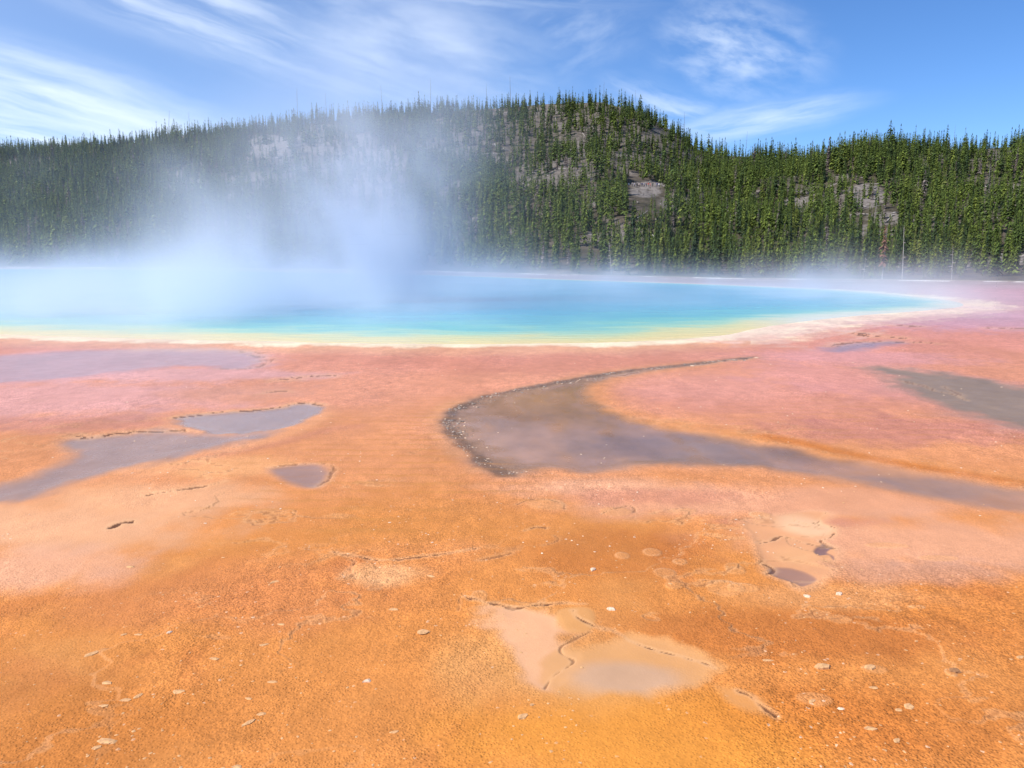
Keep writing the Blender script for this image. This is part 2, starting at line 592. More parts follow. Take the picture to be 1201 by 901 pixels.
    wet *= 1 - 0.30 * m_main * smooth(-0.1, 0.7, fbm(Xf * 1.2, Yf * 0.5, 4, 411))
    col *= (1 + 0.22 * np.clip(fbm(Xf * 1.0, Yf * 0.45, 5, 421), -1, 1) * m_main)[:, None]
    put(A(156, 126, 110), m_main * blob(1080, 572, 180, 14) * 0.6)
    put(A(170, 128, 104), m_main * blob(690, 548, 80, 12) * 0.7)
    channel(LEFT_B, 0.26, 0.20, (158, 130, 116), (224, 160, 120), 0.85, 0.72, 0.02, 0.25)
    channel(LEFT_A, 0.10, 0.10, (160, 130, 114), (224, 160, 120), 0.9, 0.9, 0.02, 0.2)
    channel(LEFT_C, 0.09, 0.06, (158, 124, 110), (224, 160, 120), 0.85, 0.6, 0.012, 0.1)
    channel(LEFT_D, 0.35, 0.25, (182, 146, 146), (216, 160, 158), 0.8, 0.6, 0.02, 0.5)
    channel(RIGHT_A, 0.40, 0.35, (144, 124, 106), (206, 150, 140), 0.95, 0.35, 0.02, 0.5)
    channel(RIGHT_B, 0.40, 0.25, (150, 128, 136), (206, 150, 150), 0.7, 0.7, 0.01, 0.4)
    # shallow foreground sheets of water and pale crust
    channel(FORE_CREAM, 0.060, 0.17, (240, 184, 142), (226, 160, 100), 0.68, 0.25, 0.004, 0.08)
    channel(FORE_TAN, 0.020, 0.03, (222, 160, 98), (226, 170, 110), 0.8, 0.1, -0.004)
    _, mg = channel(FORE_GREY, 0.090, 0.18, (226, 166, 106), (222, 158, 98), 0.75, 0.45, 0.006, 0.05)
    put(A(212, 168, 132), mg * blob(735, 795, 75, 22) * 0.9)
    channel(BOTTOM_C, 0.05, 0.08, (224, 160, 96), (222, 158, 98), 0.6, 0.3, 0.004)
    _, mc = channel(CRUST_R, 0.030, 0.035, (224, 160, 112), (236, 178, 134), 0.8, 0.15, 0.006, 0.08)
    put(A(240, 190, 146), mc * blob(945, 617, 40, 14) * 0.9)
    put(A(232, 170, 118), mc * blob(935, 652, 40, 13) * 0.8)
    channel(CRUST_DARK1, 0.02, 0.02, (166, 122, 100), (236, 178, 134), 0.9, 0.6, 0.006)
    channel(CRUST_DARK2, 0.014, 0.012, (132, 98, 92), (236, 178, 134), 0.9, 0.6, 0.008)
    for (px, py, rx, ry) in CRUST_DISCS:
        b_ = blob(px, py, rx, ry)
        rim = np.clip(4 * b_ * (1 - b_), 0, 1)
        put(A(230, 164, 106), smooth(0.35, 0.7, b_) * 0.40)
        put(A(240, 196, 150), smooth(0.55, 1.0, rim) * 0.30 * smooth(-.2, .5, n_warp + n_fine * .5))
        zoff += 0.006 * smooth(0.35, 0.6, b_)
    # ledges: break lines with a pale lip, shade and wet edge painted dark
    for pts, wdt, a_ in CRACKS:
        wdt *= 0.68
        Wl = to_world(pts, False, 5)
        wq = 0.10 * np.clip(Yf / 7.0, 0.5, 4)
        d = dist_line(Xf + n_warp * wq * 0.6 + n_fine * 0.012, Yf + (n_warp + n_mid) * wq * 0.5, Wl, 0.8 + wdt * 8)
        jag = n_vf * wdt * 1.3 + n_fine * wdt * 1.8
        put(A(240, 190, 140), smooth(wdt * 6, wdt * 1.5, d + jag) * 0.35 * a_)
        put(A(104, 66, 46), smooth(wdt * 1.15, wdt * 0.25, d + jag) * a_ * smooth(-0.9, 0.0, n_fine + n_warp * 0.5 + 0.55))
        zoff -= 0.007 * smooth(wdt * 1.6, 0, d + jag)
    # fine rimstone lines: the edges of paper-thin terraces
    rg = np.abs(fbm(Xf * 0.75 + n_warp * 0.10, Yf * 1.05 + 7, 5, 811) - 0.15)
    zone = smooth(0.0, 0.55, fbm(Xf * 0.35, Yf * 0.30, 3, 821) + 0.1) * smooth(16, 9, Yf) * (1 - np.clip(wet * 2, 0, 1))
    lw = 0.030 * np.clip(Yf / 7, 0.7, 2.2)
    put(A(240, 188, 134), smooth(lw * 3.0, lw, rg + n_vf * 0.012) * zone * 0.28)
    put(A(138, 80, 46), smooth(lw, lw * 0.25, rg + n_vf * 0.012) * zone * 0.42)
    zoff += 0.008 * smooth(-lw, lw, fbm(Xf * 0.75 + n_warp * 0.10, Yf * 1.05 + 7, 5, 811) - 0.15) * zone
    # dark stony margin of the main channel
    Wl = to_world(CH_LINE, False)
    d = dist_line(Xf, Yf, Wl, 2.5)
    prox = smooth(32, 12, Yf)
    inside_m = np.clip(m_main * 1.4, 0, 1)
    band = smooth(0.52, 0.05, d + n_warp * 0.22 + n_fine * 0.08) * (0.25 + 0.75 * inside_m)
    put(A(150, 122, 104), band * 0.75)
    put(A(84, 70, 62), smooth(0.16, 0.03, d + n_fine * 0.08) * 0.55 * smooth(30, 18, Yf))
    grain = np.maximum(grain, band)
    wet *= 1 - 0.75 * band
    grain *= np.clip(0.68 + 0.5 * n_mid + 0.40 * n_big, 0.35, 1.0)
    # ----- the spring itself: bowl under the water and its cream and yellow rim
    sp = sdf_poly(Xf, Yf, POOL_W, 40.0)
    wob = n_mid * 0.55 + n_warp * 0.30 + n_fine * 0.12
    lft = smooth(950, 860, PXv)
    put(A(236, 196, 150), smooth(-3.2, -0.2, sp + wob) * (0.25 + 0.2 * lft) * (1 - 0.7 * smooth(55, 85, Yf)))
    put(A(226, 160, 116), smooth(-2.6, -0.9, sp + wob) * smooth(0.2, -0.8, sp) * 0.4 * lft)
    rimw = np.where(PXv > 880, 2.0, 0.75)
    put(A(246, 228, 192), smooth(-rimw, -0.25, sp + wob * np.where(PXv > 880, 1.6, 0.8)) * (0.72 + 0.28 * smooth(-0.4, 0.4, n_mid)) * (1 - 0.65 * smooth(55, 85, Yf)) * (1 - 0.35 * smooth(1000, 1140, PXv)))
    # white sinter smear running right of the spring
    Wl = to_world([(868, 396), (910, 390), (960, 381), (1030, 373), (1095, 367), (1150, 361)], False)
    d = dist_line(Xf, Yf, Wl, 12)
    put(A(232, 200, 184), smooth(2.2, 0.0, d + n_mid * 1.2 + n_warp * 0.6) * 0.6)
    zoff -= 0.5 * smooth(0.0, 6.0, sp)
    # far shore: broken white sinter lines in front of the wood, olive turf behind them
    yb = base_depth(Xf / np.maximum(Yf, 1))
    rel = Yf / yb
    nn = fbm(Xf * 0.16, Yf * 0.35, 4, 203)
    put(A(150, 140, 112), smooth(0.93, 1.0, rel) * 0.9)
    put(A(132, 132, 92), smooth(0.97, 1.03, rel) * smooth(1060, 760, PXv))
    put(A(246, 240, 232), smooth(0.030, 0.008, np.abs(rel - 0.945 + nn * 0.016)) * smooth(-0.15, 0.35, n_big + nn * 0.8))
    put(A(214, 200, 196), smooth(0.035, 0.010, np.abs(rel - 0.86 + nn * 0.02)) * 0.5 * smooth(0.0, 0.5, nn))
    # streaks drawn out along the flow
    strk = fbm(Xf * 0.9 + n_warp * 0.5, Yf * 0.16, 4, 301)
    col *= (1 + 0.10 * np.clip(strk, -1, 1) * smooth(7, 12, Yf))[:, None]
    col *= (1 + 0.07 * n_mid * 1.0 + 0.07 * n_fine)[:, None]
    # orange-brown terraces in the middle stand in ripples
    rip = np.maximum(blob(470, 560, 210, 100), 0.6 * blob(1020, 500, 220, 40)) * (1 - wet)
    grain *= 1 - 0.55 * np.clip(blob(60, 620, 260, 50) + blob(1050, 630, 280, 60) + blob(760, 860, 170, 60) * 0.8, 0, 1)

    Z = basin_z(Xf, Yf) + zoff
    # granular relief near the camera, low terraces further out
    Z += (n_vf * 0.0035 + n_fine * 0.006 + n_warp * 0.008) * grain * smooth(30, 10, Yf)
    V = np.stack([Xf, Yf, Z], 1)
    idx = np.arange(n).reshape(nr, nc)
    Q = np.stack([idx[:-1, :-1], idx[:-1, 1:], idx[1:, 1:], idx[1:, :-1]], -1).reshape(-1, 4)
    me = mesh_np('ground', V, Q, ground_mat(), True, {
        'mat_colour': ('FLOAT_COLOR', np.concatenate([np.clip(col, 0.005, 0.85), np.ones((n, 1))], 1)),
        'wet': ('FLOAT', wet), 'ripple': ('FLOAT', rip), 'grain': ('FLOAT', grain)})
    return tag(obj('ground', me), 'orange and pink bacterial mats around the hot spring', kind='structure')


def attr(n, name, fac=True):
    a = n.node('ShaderNodeAttribute', attribute_name=name)
    return a.outputs['Fac'] if fac else a.outputs['Color']


def ground_mat():
    m, n, b, o = material('bacterial_mat')
    g = n.node('ShaderNodeNewGeometry')
    P = g.outputs['Position']
    wet, rip, grain = attr(n, 'wet'), attr(n, 'ripple'), attr(n, 'grain')
    base = attr(n, 'mat_colour', False)
    # grains, a few cm each, in light and dark tones
    n1 = n.noise(P, 44, 4, 0.62)
    n2 = n.noise(P, 120, 3, 0.6)
    vo = n.node('ShaderNodeTexVoronoi', feature='F1')
    n.link(P, vo.inputs['Vector'])
    vo.inputs['Scale'].default_value = 62
    vo.inputs['Randomness'].default_value = 1.0
    vh = n.sstep(vo.outputs['Distance'], 0.05, 0.62, 1.0, 0.0)
    vx, vy, vz = n.sep(vo.outputs['Color'])
    n3 = n.noise(n.mapping(P, scale=(1, 0.6, 1)), 7, 5, 0.6)
    f = n.m('ADD', n.sstep(n1, 0.3, 0.7, -0.13, 0.15), n.sstep(vx, 0.0, 1.0, -0.16, 0.20))
    f = n.m('ADD', f, n.sstep(n3, 0.3, 0.7, -0.12, 0.12))
    f = n.m('MULTIPLY_ADD', f, grain, 1.0)
    c = n.mix(1.0, base, n.comb(f, f, f), 'MULTIPLY')
    # rusty and creamy flecks
    n4 = n.noise(P, 16, 4, 0.7)
    c = n.mix(n.m('MULTIPLY', n.sstep(n4, 0.58, 0.74), n.m('MULTIPLY', grain, 0.5)), c, n.mix(1.0, c, (0.72, 0.55, 0.42, 1), 'MULTIPLY'))
    n5 = n.noise(n.mapping(P, loc=(5, 3, 0), scale=(1, 1.6, 1)), 21, 2, 0.5)
    c = n.mix(n.m('MULTIPLY', n.sstep(n5, 0.72, 0.79), n.m('MULTIPLY', grain, 0.45)), c, (0.80, 0.55, 0.33, 1))
    c = n.mix(n.m('MULTIPLY', n.m('GREATER_THAN', vy, n.sstep(n.noise(P, 1.3, 3, 0.6), 0.45, 0.75, 0.9995, 0.985)), n.m('MULTIPLY', grain, 0.6)), c, (0.85, 0.62, 0.42, 1))
    # ripple terraces: yellow-ochre fronts
    wvn = n.node('ShaderNodeTexWave', wave_type='BANDS', bands_direction='Y', wave_profile='SAW')
    n.link(P, wvn.inputs['Vector'])
    wvn.inputs['Scale'].default_value = 1.0
    wvn.inputs['Distortion'].default_value = 3.4
    wvn.inputs['Detail'].default_value = 4
    wvn.inputs['Detail Scale'].default_value = 1.6
    wvn.inputs['Detail Roughness'].default_value = 0.65
    rr = n.m('MULTIPLY', rip, n.sstep(n.noise(P, 1.1, 3, 0.5), 0.32, 0.62))
    wf = n.m('MULTIPLY', n.sstep(wvn.outputs['Fac'], 0.6, 0.95), rr)
    c = n.mix(n.m('MULTIPLY', wf, 0.45), c, (0.46, 0.20, 0.05, 1))
    n.link(c, b.inputs['Base Color'])
    rg = n.m('SUBTRACT', 0.72, n.m('MULTIPLY', wet, 0.64))
    rg = n.m('ADD', rg, n.sstep(n.noise(P, 3.0, 4, 0.6), 0.3, 0.7, -0.02, 0.06))
    n.link(rg, b.inputs['Roughness'])
    n.link(n.m('MULTIPLY_ADD', wet, 0.20, 0.22), b.inputs['Specular IOR Level'])
    b.inputs['IOR'].default_value = 1.33
    h = n.m('MULTIPLY', n.m('ADD', n.m('MULTIPLY', n1, 0.35), n.m('MULTIPLY', vh, n.m('MULTIPLY_ADD', vz, 0.5, 0.25))), grain)
    h = n.m('ADD', h, n.m('MULTIPLY', n.m('MULTIPLY', wvn.outputs['Fac'], rr), 1.3))
    bp = n.node('ShaderNodeBump')
    bp.inputs['Strength'].default_value = 0.55
    bp.inputs['Distance'].default_value = 0.022
    n.link(h, bp.inputs['Height'])
    n.link(bp.outputs[0], b.inputs['Normal'])
    return m


ground = build_ground()


# wide land round everything, just below the detailed sheet
def build_land():
    m, n, b, o = material('basin_floor')
    g = n.node('ShaderNodeNewGeometry')
    nz = n.noise(g.outputs['Position'], 0.12, 6, 0.6)
    c = n.mix(n.sstep(nz, 0.35, 0.65), (0.36, 0.19, 0.12, 1), (0.42, 0.30, 0.24, 1))
    n.link(c, b.inputs['Base Color'])
    b.inputs['Roughness'].default_value = 0.85
    R = 6000
    V = [(-R, -R, -3.2), (R, -R, -3.2), (R, R, -3.2), (-R, R, -3.2)]
    tag(obj('terrain', mesh_np('terrain', V, [[0, 1, 2, 3]], m)), 'wide basin floor beyond the mats', kind='structure')


build_land()


# ------------------------------------------------------------------ water of the spring
def build_pool():
    from mathutils.geometry import delaunay_2d_cdt
    W = POOL_W
    x0, y0 = W.min(0); x1, y1 = W.max(0)
    # perspective-graded grid clipped to the outline
    ys = [y0]
    while ys[-1] < y1:
        ys.append(ys[-1] * 1.012 + 0.02)
    ys = np.array(ys)
    s_ = np.linspace(-1.3, 0.75, 420)
    S, Y = np.meshgrid(s_, ys)
    X = S * Y
    Xf, Yf = X.ravel(), Y.ravel()
    sd = sdf_poly(Xf, Yf, W, 60.0)
    n = Xf.size
    keep = sd > -0.9
    idx = np.arange(n).reshape(X.shape)
    Q = np.stack([idx[:-1, :-1], idx[:-1, 1:], idx[1:, 1:], idx[1:, :-1]], -1).reshape(-1, 4)
    Q = Q[keep[Q].all(1)]
    used = np.unique(Q)
    remap = np.full(n, -1); remap[used] = np.arange(len(used))
    Z = basin_z(Xf, Yf) - 0.012
    V = np.stack([Xf, Yf, Z], 1)[used]
    depth = sd[used] * (1 + 1.6 * smooth(27, 48, Yf[used])) * 1.25 + 0.45 * fbm(Xf[used] * 0.35, Yf[used] * 0.25, 4, 77)
    m, nn, b, o = material('spring_water')
    g = nn.node('ShaderNodeNewGeometry')
    P = g.outputs['Position']
    d = attr(nn, 'from_shore')
    n1 = nn.noise(nn.mapping(P, scale=(0.5, 1, 1)), 0.55, 5, 0.6)
    d2 = nn.m('MULTIPLY_ADD', d, nn.sstep(n1, 0.2, 0.8, 0.6, 1.4), 0.0)
    cr = nn.node('ShaderNodeValToRGB')
    nn.link(nn.m('DIVIDE', d2, 45.0), cr.inputs[0])
    stops = [(0.0, (0.80, 0.72, 0.50)), (0.020, (0.80, 0.62, 0.24)), (0.060, (0.66, 0.62, 0.26)), (0.10, (0.34, 0.58, 0.38)), (0.17, (0.14, 0.48, 0.44)),
             (0.30, (0.07, 0.39, 0.46)), (0.55, (0.05, 0.33, 0.47)), (1.0, (0.045, 0.30, 0.47))]
    e = cr.color_ramp.elements
    e[0].position, e[0].color = stops[0][0], (*stops[0][1], 1)
    e[1].position, e[1].color = stops[-1][0], (*stops[-1][1], 1)
    for p_, c_ in stops[1:-1]:
        k = e.new(p_); k.color = (*c_, 1)
    wc = nn.mix(nn.m('MULTIPLY', attr(nn, 'pale'), nn.sstep(d2, 0.5, 9.0, 1.0, 0.0)), cr.outputs[0], (0.62, 0.66, 0.60, 1))
    nn.link(wc, b.inputs['Base Color'])
    b.inputs['Roughness'].default_value = 0.22
    b.inputs['Specular IOR Level'].default_value = 0.26
    bp = nn.node('ShaderNodeBump')
    bp.inputs['Strength'].default_value = 1.0
    bp.inputs['Distance'].default_value = 0.14
    r1 = nn.noise(nn.mapping(P, scale=(0.5, 1.5, 1)), 1.5, 5, 0.62)
    nn.link(r1, bp.inputs['Height'])
    nn.link(bp.outputs[0], b.inputs['Normal'])
    me = mesh_np('water', V, remap[Q], m, True, {'from_shore': ('FLOAT', depth), 'pale': ('FLOAT', smooth(8.0, 13.0, Xf[used]) * 0.85)})
    tag(obj('water', me), 'blue hot spring water with turquoise and yellow shallows', kind='structure')


build_pool()

# ------------------------------------------------------------------ forested hill
PX_R = np.array([-500, -150, 0, 100, 160, 200, 232, 300, 350, 400, 450, 500, 550, 600, 640, 700, 750, 790, 812, 840, 870, 930, 960, 990, 1050, 1120, 1200, 1350, 1700])
PY_R = np.array([205, 190, 181, 176, 171, 163, 158, 153, 147, 140, 136, 133, 129, 126, 121, 120, 134, 158, 176, 183, 185, 190, 184, 175, 174, 174, 172, 178, 195])
Y_R = np.array([640, 640, 640, 630, 610, 590, 580, 570, 560, 550, 545, 540, 535, 530, 525, 515, 505, 495, 480, 470, 465, 450, 440, 430, 425, 420, 415, 410, 400])


def ridge(s):
    px = s * F + CX
    py = np.interp(px, PX_R, PY_R)
    yr = np.interp(px, PX_R, Y_R)
    _, ry, rz = ray(px, py)
    return yr, CAM_H + yr * rz / ry


OV_PX, OV_PY, OV_Y = 757.0, 219.6, 320.0
OV_X = (OV_PX - CX) / F * OV_Y * 1.0
_, _ry, _rz = ray(OV_PX, OV_PY)
OV_Z = CAM_H + OV_Y * _rz / _ry
OV_X = float((OV_PX - CX) / (_ry) * OV_Y)


def hill_z(X, Y, bumps=True):
    X = np.asarray(X, float); Y = np.asarray(Y, float)
    s = X / Y
    yb, zb = base_depth(s), base_z(s)
    yr, hr = ridge(s)
    t = (Y - yb) / (yr - yb)
    tc_ = np.clip(t, 0, 1)
    g = tc_ ** 1.38
    z = zb + (hr - zb) * g
    over = np.clip(Y - yr, 0, None)
    z = z - 0.42 * over * smooth(0, 60, over) - 0.02 * over
    z = np.where(t < 0, zb + t * 6.0, z)
    if bumps:
        env = smooth(0.02, 0.25, t) * (1 - 0.75 * smooth(0.8, 1.0, t) * smooth(1.25, 1.0, t))
        z = z + env * (4.2 * fbm(X * 0.012, Y * 0.012, 3, 501) + 1.3 * fbm(X * 0.05, Y * 0.05, 3, 511) + 0.35 * fbm(X * 0.22, Y * 0.22, 3, 521))
    # levelled pad of the overlook with a scree slope in front
    u = np.abs(X - OV_X)
    front = OV_Y - 2.0 - Y
    pad = np.where(front > 0, OV_Z - front * 0.62, OV_Z + np.clip(Y - OV_Y - 5, 0, None) * 0.35)
    wgt = smooth(12, 8, u) * smooth(-12, -7, Y - OV_Y) * smooth(10, 4, Y - OV_Y)
    return z * (1 - wgt) + pad * wgt


# clearings on the hill: centre px/py, radii, and how many trees stay
CLEAR = [
    (690, 160, 115, 42, 0.52), (650, 205, 50, 18, 0.42), (600, 170, 60, 35, 0.8), (770, 180, 40, 20, 0.7), (640, 128, 24, 8, 0.35),
    (757, 225, 18, 7, 0.0), (760, 217, 21, 4, 0.0), (792, 238, 20, 10, 0.45), (770, 270, 15, 8, 0.7),
    (940, 238, 22, 8, 0.25), (1015, 230, 24, 15, 0.22), (1040, 256, 24, 8, 0.35), (980, 228, 20, 8, 0.5), (1060, 230, 80, 25, 0.75),
    (1160, 215, 50, 26, 0.62), (1090, 262, 34, 7, 0.6), (1150, 248, 60, 12, 0.62), (870, 172, 20, 8, 0.2), (1100, 185, 25, 6, 0.5), (1150, 180, 40, 12, 0.5),
    (315, 172, 28, 14, 0.12), (385, 165, 40, 20, 0.35), (430, 190, 50, 25, 0.35), (310, 215, 50, 14, 0.5), (350, 195, 40, 20, 0.6), (220, 215, 30, 10, 0.5),
    (420, 210, 60, 20, 0.4), (30, 195, 40, 8, 0.5), (215, 155, 40, 8, 0.6), (530, 165, 35, 25, 0.5), (560, 150, 40, 25, 0.5),
    (700, 285, 20, 10, 0.7), (930, 215, 30, 10, 0.6), (820, 180, 25, 8, 0.5)]


def clear_keep(px, py):
    k = np.ones(np.shape(px))
    for cx, cy, rx, ry, keep in CLEAR:
        q = ((px - cx) / rx) ** 2 + ((py - cy) / ry) ** 2
        k = np.minimum(k, keep + (1 - keep) * smooth(0.7, 1.3, q))
    return k


def hill_gap(X, Y):
    """small natural openings in the wood"""
    return fbm(X * 0.055, Y * 0.040, 3, 951)


def hill_mat():
    m, n, b, o = material('hillside_soil')
    g = n.node('ShaderNodeNewGeometry')
    P = g.outputs['Position']
    n1 = n.noise(P, 0.05, 5, 0.6)
    n2 = n.noise(P, 0.6, 6, 0.7)
    pale = attr(n, 'scree')
    c = n.mix(n.sstep(n1, 0.4, 0.62), (0.07, 0.060, 0.040, 1), (0.105, 0.085, 0.066, 1))
    c = n.mix(n.m('MULTIPLY', pale, n.sstep(n2, 0.28, 0.5)), c, (0.195, 0.17, 0.152, 1))
    f = n.sstep(n2, 0.25, 0.75, 0.6, 1.35)
    c = n.mix(1.0, c, n.comb(f, f, f), 'MULTIPLY')
    n3 = n.noise(P, 2.2, 3, 0.6)
    c = n.mix(n.sstep(n3, 0.60, 0.72, 0, 0.5), c, (0.055, 0.075, 0.02, 1))
    n.link(c, b.inputs['Base Color'])
    b.inputs['Roughness'].default_value = 0.95
    b.inputs['Specular IOR Level'].default_value = 0.1
    bp = n.node('ShaderNodeBump')
    bp.inputs['Strength'].default_value = 0.6
    bp.inputs['Distance'].default_value = 0.6
    n.link(n2, bp.inputs['Height'])
    n.link(bp.outputs[0], b.inputs['Normal'])
    return m


def build_hill():
    s_ = np.linspace(-1.9, 1.9, 900)
    t_ = np.concatenate([np.linspace(-0.012, 1.05, 330), np.linspace(1.06, 2.6, 40)])
    S, T = np.meshgrid(s_, t_)
    yb = base_depth(S); yr, _ = ridge(S)
    Y = yb + T * (yr - yb)
    X = S * Y
    Z = hill_z(X, Y)
    px, py = project(X, Y, Z)
    kp = clear_keep(px.ravel(), py.ravel())
    scree = np.maximum(smooth(0.85, 0.15, kp), 0.8 * smooth(0.40, 0.62, hill_gap(X, Y).ravel()))
    idx = np.arange(X.size).reshape(X.shape)
    Q = np.stack([idx[:-1, :-1], idx[:-1, 1:], idx[1:, 1:], idx[1:, :-1]], -1).reshape(-1, 4)
    V = np.stack([X.ravel(), Y.ravel(), Z.ravel()], 1)
    tag(obj('hill', mesh_np('hill', V, Q, hill_mat(), True, {'scree': ('FLOAT', scree)})), 'forested hill behind the hot spring', kind='structure')


build_hill()


# ------------------------------------------------------------------ trees
def crown_arrays(h, r, whorls, per, rng, z0=0.10, power=0.85, lean=0.0):
    """branch sprays (one drooping kite each) in whorls up the stem, with a slim inner core; unit tree"""
    V, Q = [], []
    for i in range(whorls):
        fz = i / (whorls - 1)
        z = h * (z0 + (1 - z0) * (fz ** 0.95) * 0.97)
        R = r * max(0.06, (1 - fz) ** power) * (0.72 + 0.5 * rng.random())
        if fz < 0.12:
            R *= 0.65 + 2.5 * fz
        for j in range(per):
            if rng.random() < 0.08:
                continue
            a = 2 * math.pi * (j + 0.5 * (i % 2) + 0.6 * (rng.random() - 0.5)) / per
            L = R * (0.45 + 0.8 * rng.random())
            wd = L * (0.13 + 0.12 * rng.random()) + 0.03 * r
            dr = L * (0.15 + 0.75 * rng.random()) * (1.0 if fz < 0.75 else -0.4)
            zz = z + (rng.random() - 0.5) * h / whorls
            ca, sa = math.cos(a), math.sin(a)
            k = len(V)
            mid = 0.55 * L
            t1, t2 = (rng.random() - 0.65) * 0.5 * wd, (rng.random() - 0.65) * 0.5 * wd
            up = 0.10 * h / whorls * 6 * 0.5
            V += [(0, 0, zz + up),
                  (ca * mid - sa * wd, sa * mid + ca * wd, zz - dr * 0.5 + t1),
                  (ca * L, sa * L, zz - dr),
                  (ca * mid + sa * wd, sa * mid - ca * wd, zz - dr * 0.5 + t2)]
            Q.append((k, k + 1, k + 2, k + 3))
    # leader
    for a in (0.3, 1.9):
        k = len(V)
        wv = 0.05 * r + 0.012 * h
        V += [(-wv * math.cos(a), -wv * math.sin(a), h * 0.93), (wv * math.cos(a), wv * math.sin(a), h * 0.93),
              (0.2 * wv, 0, h * 1.03), (-0.2 * wv, 0, h * 1.03)]
        Q.append((k, k + 1, k + 2, k + 3))
    return np.array(V, float), np.array(Q, int)


def needle_mat(name, per_object):
    m, n, b, o = material(name)
    g = n.node('ShaderNodeNewGeometry')
    if per_object:
        oi = n.node('ShaderNodeObjectInfo')
        rnd = oi.outputs['Random']
    else:
        rnd = attr(n, 'tint')
    cr = n.node('ShaderNodeValToRGB')
    n.link(rnd, cr.inputs[0])
    e = cr.color_ramp.elements
    e[0].position, e[0].color = 0.0, (0.036, 0.060, 0.026, 1)
    e[1].position, e[1].color = 1.0, (0.180, 0.200, 0.046, 1)
    for p_, c_ in ((0.3, (0.075, 0.112, 0.028)), (0.65, (0.118, 0.160, 0.028)), (0.9, (0.150, 0.185, 0.034))):
        k = e.new(p_); k.color = (*c_, 1)
    if not per_object:
        for p_, c_ in ((0.972, (0.17, 0.19, 0.045)), (0.980, (0.15, 0.115, 0.095))):
            k = e.new(p_); k.color = (*c_, 1)
        e[len(e) - 1].color = (0.17, 0.14, 0.125, 1)
    nz = n.noise(g.outputs['Position'], 0.9, 3, 0.6)
    f = n.sstep(nz, 0.3, 0.7, 0.62, 1.4)
    isl = n.sstep(g.outputs['Random Per Island'], 0, 1, 0.68, 1.12)
    f = n.m('MULTIPLY', f, isl)
    c = n.mix(1.0, cr.outputs[0], n.comb(f, f, f), 'MULTIPLY')
    n.link(c, b.inputs['Base Color'])
    b.inputs['Roughness'].default_value = 0.7
    b.inputs['Specular IOR Level'].default_value = 0.15
    return m


NEEDLE = needle_mat('pine_needles', True)
NEEDLE_F = needle_mat('pine_needles_wood', False)
BARK = simple_mat('pine_bark', (0.11, 0.085, 0.065), 0.9, 0.3, 5)
DEADWOOD = simple_mat('bleached_deadwood', (0.42, 0.38, 0.34), 0.85, 0.25, 3)
GREYWOOD = simple_mat('weathered_deadwood', (0.20, 0.175, 0.16), 0.9, 0.3, 3)
RUST = simple_mat('rusty_needles', (0.20, 0.10, 0.065), 0.8, 0.35, 2)


def tube_arrays(pts, radii, sides=6):
    V, Q = [], []
    for (x, y, z), r in zip(pts, radii):
        for k in range(sides):
            a = 2 * math.pi * k / sides
            V.append((x + r * math.cos(a), y + r * math.sin(a), z))
    for i in range(len(pts) - 1):
        for k in range(sides):
            Q.append((i * sides + k, i * sides + (k + 1) % sides, (i + 1) * sides + (k + 1) % sides, (i + 1) * sides + k))
    return np.array(V, float), np.array(Q, int)


# positions of the whole wood
def scatter_trees():
    sp = 3.0
    xs = np.arange(-640, 640, sp); ys = np.arange(110, 690, sp * 0.92)
    X, Y = np.meshgrid(xs, ys)
    X = (X + (np.arange(len(ys)) % 2)[:, None] * sp * 0.5).ravel(); Y = Y.ravel()
    X = X + RNG.uniform(-0.5, 0.5, X.size) * sp * 0.95; Y = Y + RNG.uniform(-0.5, 0.5, X.size) * sp * 0.95
    s = X / Y
    yb = base_depth(s); yr, _ = ridge(s)
    m = (np.abs(s) < 0.86) & (Y > yb + 3 + 9 * np.clip(fbm(X * 0.06, Y * 0.06, 3, 971) + 0.1, -0.2, 1)) & (Y < yr + 26)
    X, Y = X[m], Y[m]
    Z = hill_z(X, Y)
    px, py = project(X, Y, Z)
    hp = 7.0 / Y * F
    keep = np.minimum(clear_keep(px, py), np.minimum(clear_keep(px, py - 0.45 * hp), 0.15 + 0.85 * clear_keep(px, py - 0.85 * hp)))
    keep = keep * (1 - 0.85 * smooth(0.42, 0.62, hill_gap(X, Y)))
    keep = keep * np.clip(0.92 + 0.35 * fbm(X * 0.02, Y * 0.02, 3, 601), 0.3, 1)
    # thin beyond the crest
    yr_, _ = ridge(X / Y)
    keep = np.where(Y > yr_ - 8, keep * 0.62, keep)
    m = RNG.random(X.size) < keep
    return X[m], Y[m], Z[m], px[m], py[m]


TX, TY, TZ, TPX, TPY = scatter_trees()
nT = len(TX)
tfrac = (TY - base_depth(TX / TY)) / (ridge(TX / TY)[0] - base_depth(TX / TY))
TH = (6.3 + 2.7 * np.clip(tfrac, 0, 1)) * np.clip(RNG.normal(1.0, 0.24, nT), 0.45, 1.65)
TH = np.where(RNG.random(nT) < 0.10, TH * 0.5, TH)
sparse = clear_keep(TPX, TPY)
TH *= (0.85 + 0.15 * sparse) * (1 - 0.06 * smooth(0.75, 1.0, tfrac))
# drop trees that would stand in front of the overlook
_, tpt = project(TX, TY, TZ + TH)
blockov = (np.abs(TPX - OV_PX) < 22) & (TY < OV_Y + 4) & (tpt < 226) & (TY > 180)
blockov |= (np.abs(TPX - OV_PX + 6) < 9) & (TY < OV_Y) & (tpt < 234)
ok = ~blockov
TX, TY, TZ, TPX, TPY, TH, tfrac = [a[ok] for a in (TX, TY, TZ, TPX, TPY, TH, tfrac)]
nT = len(TX)

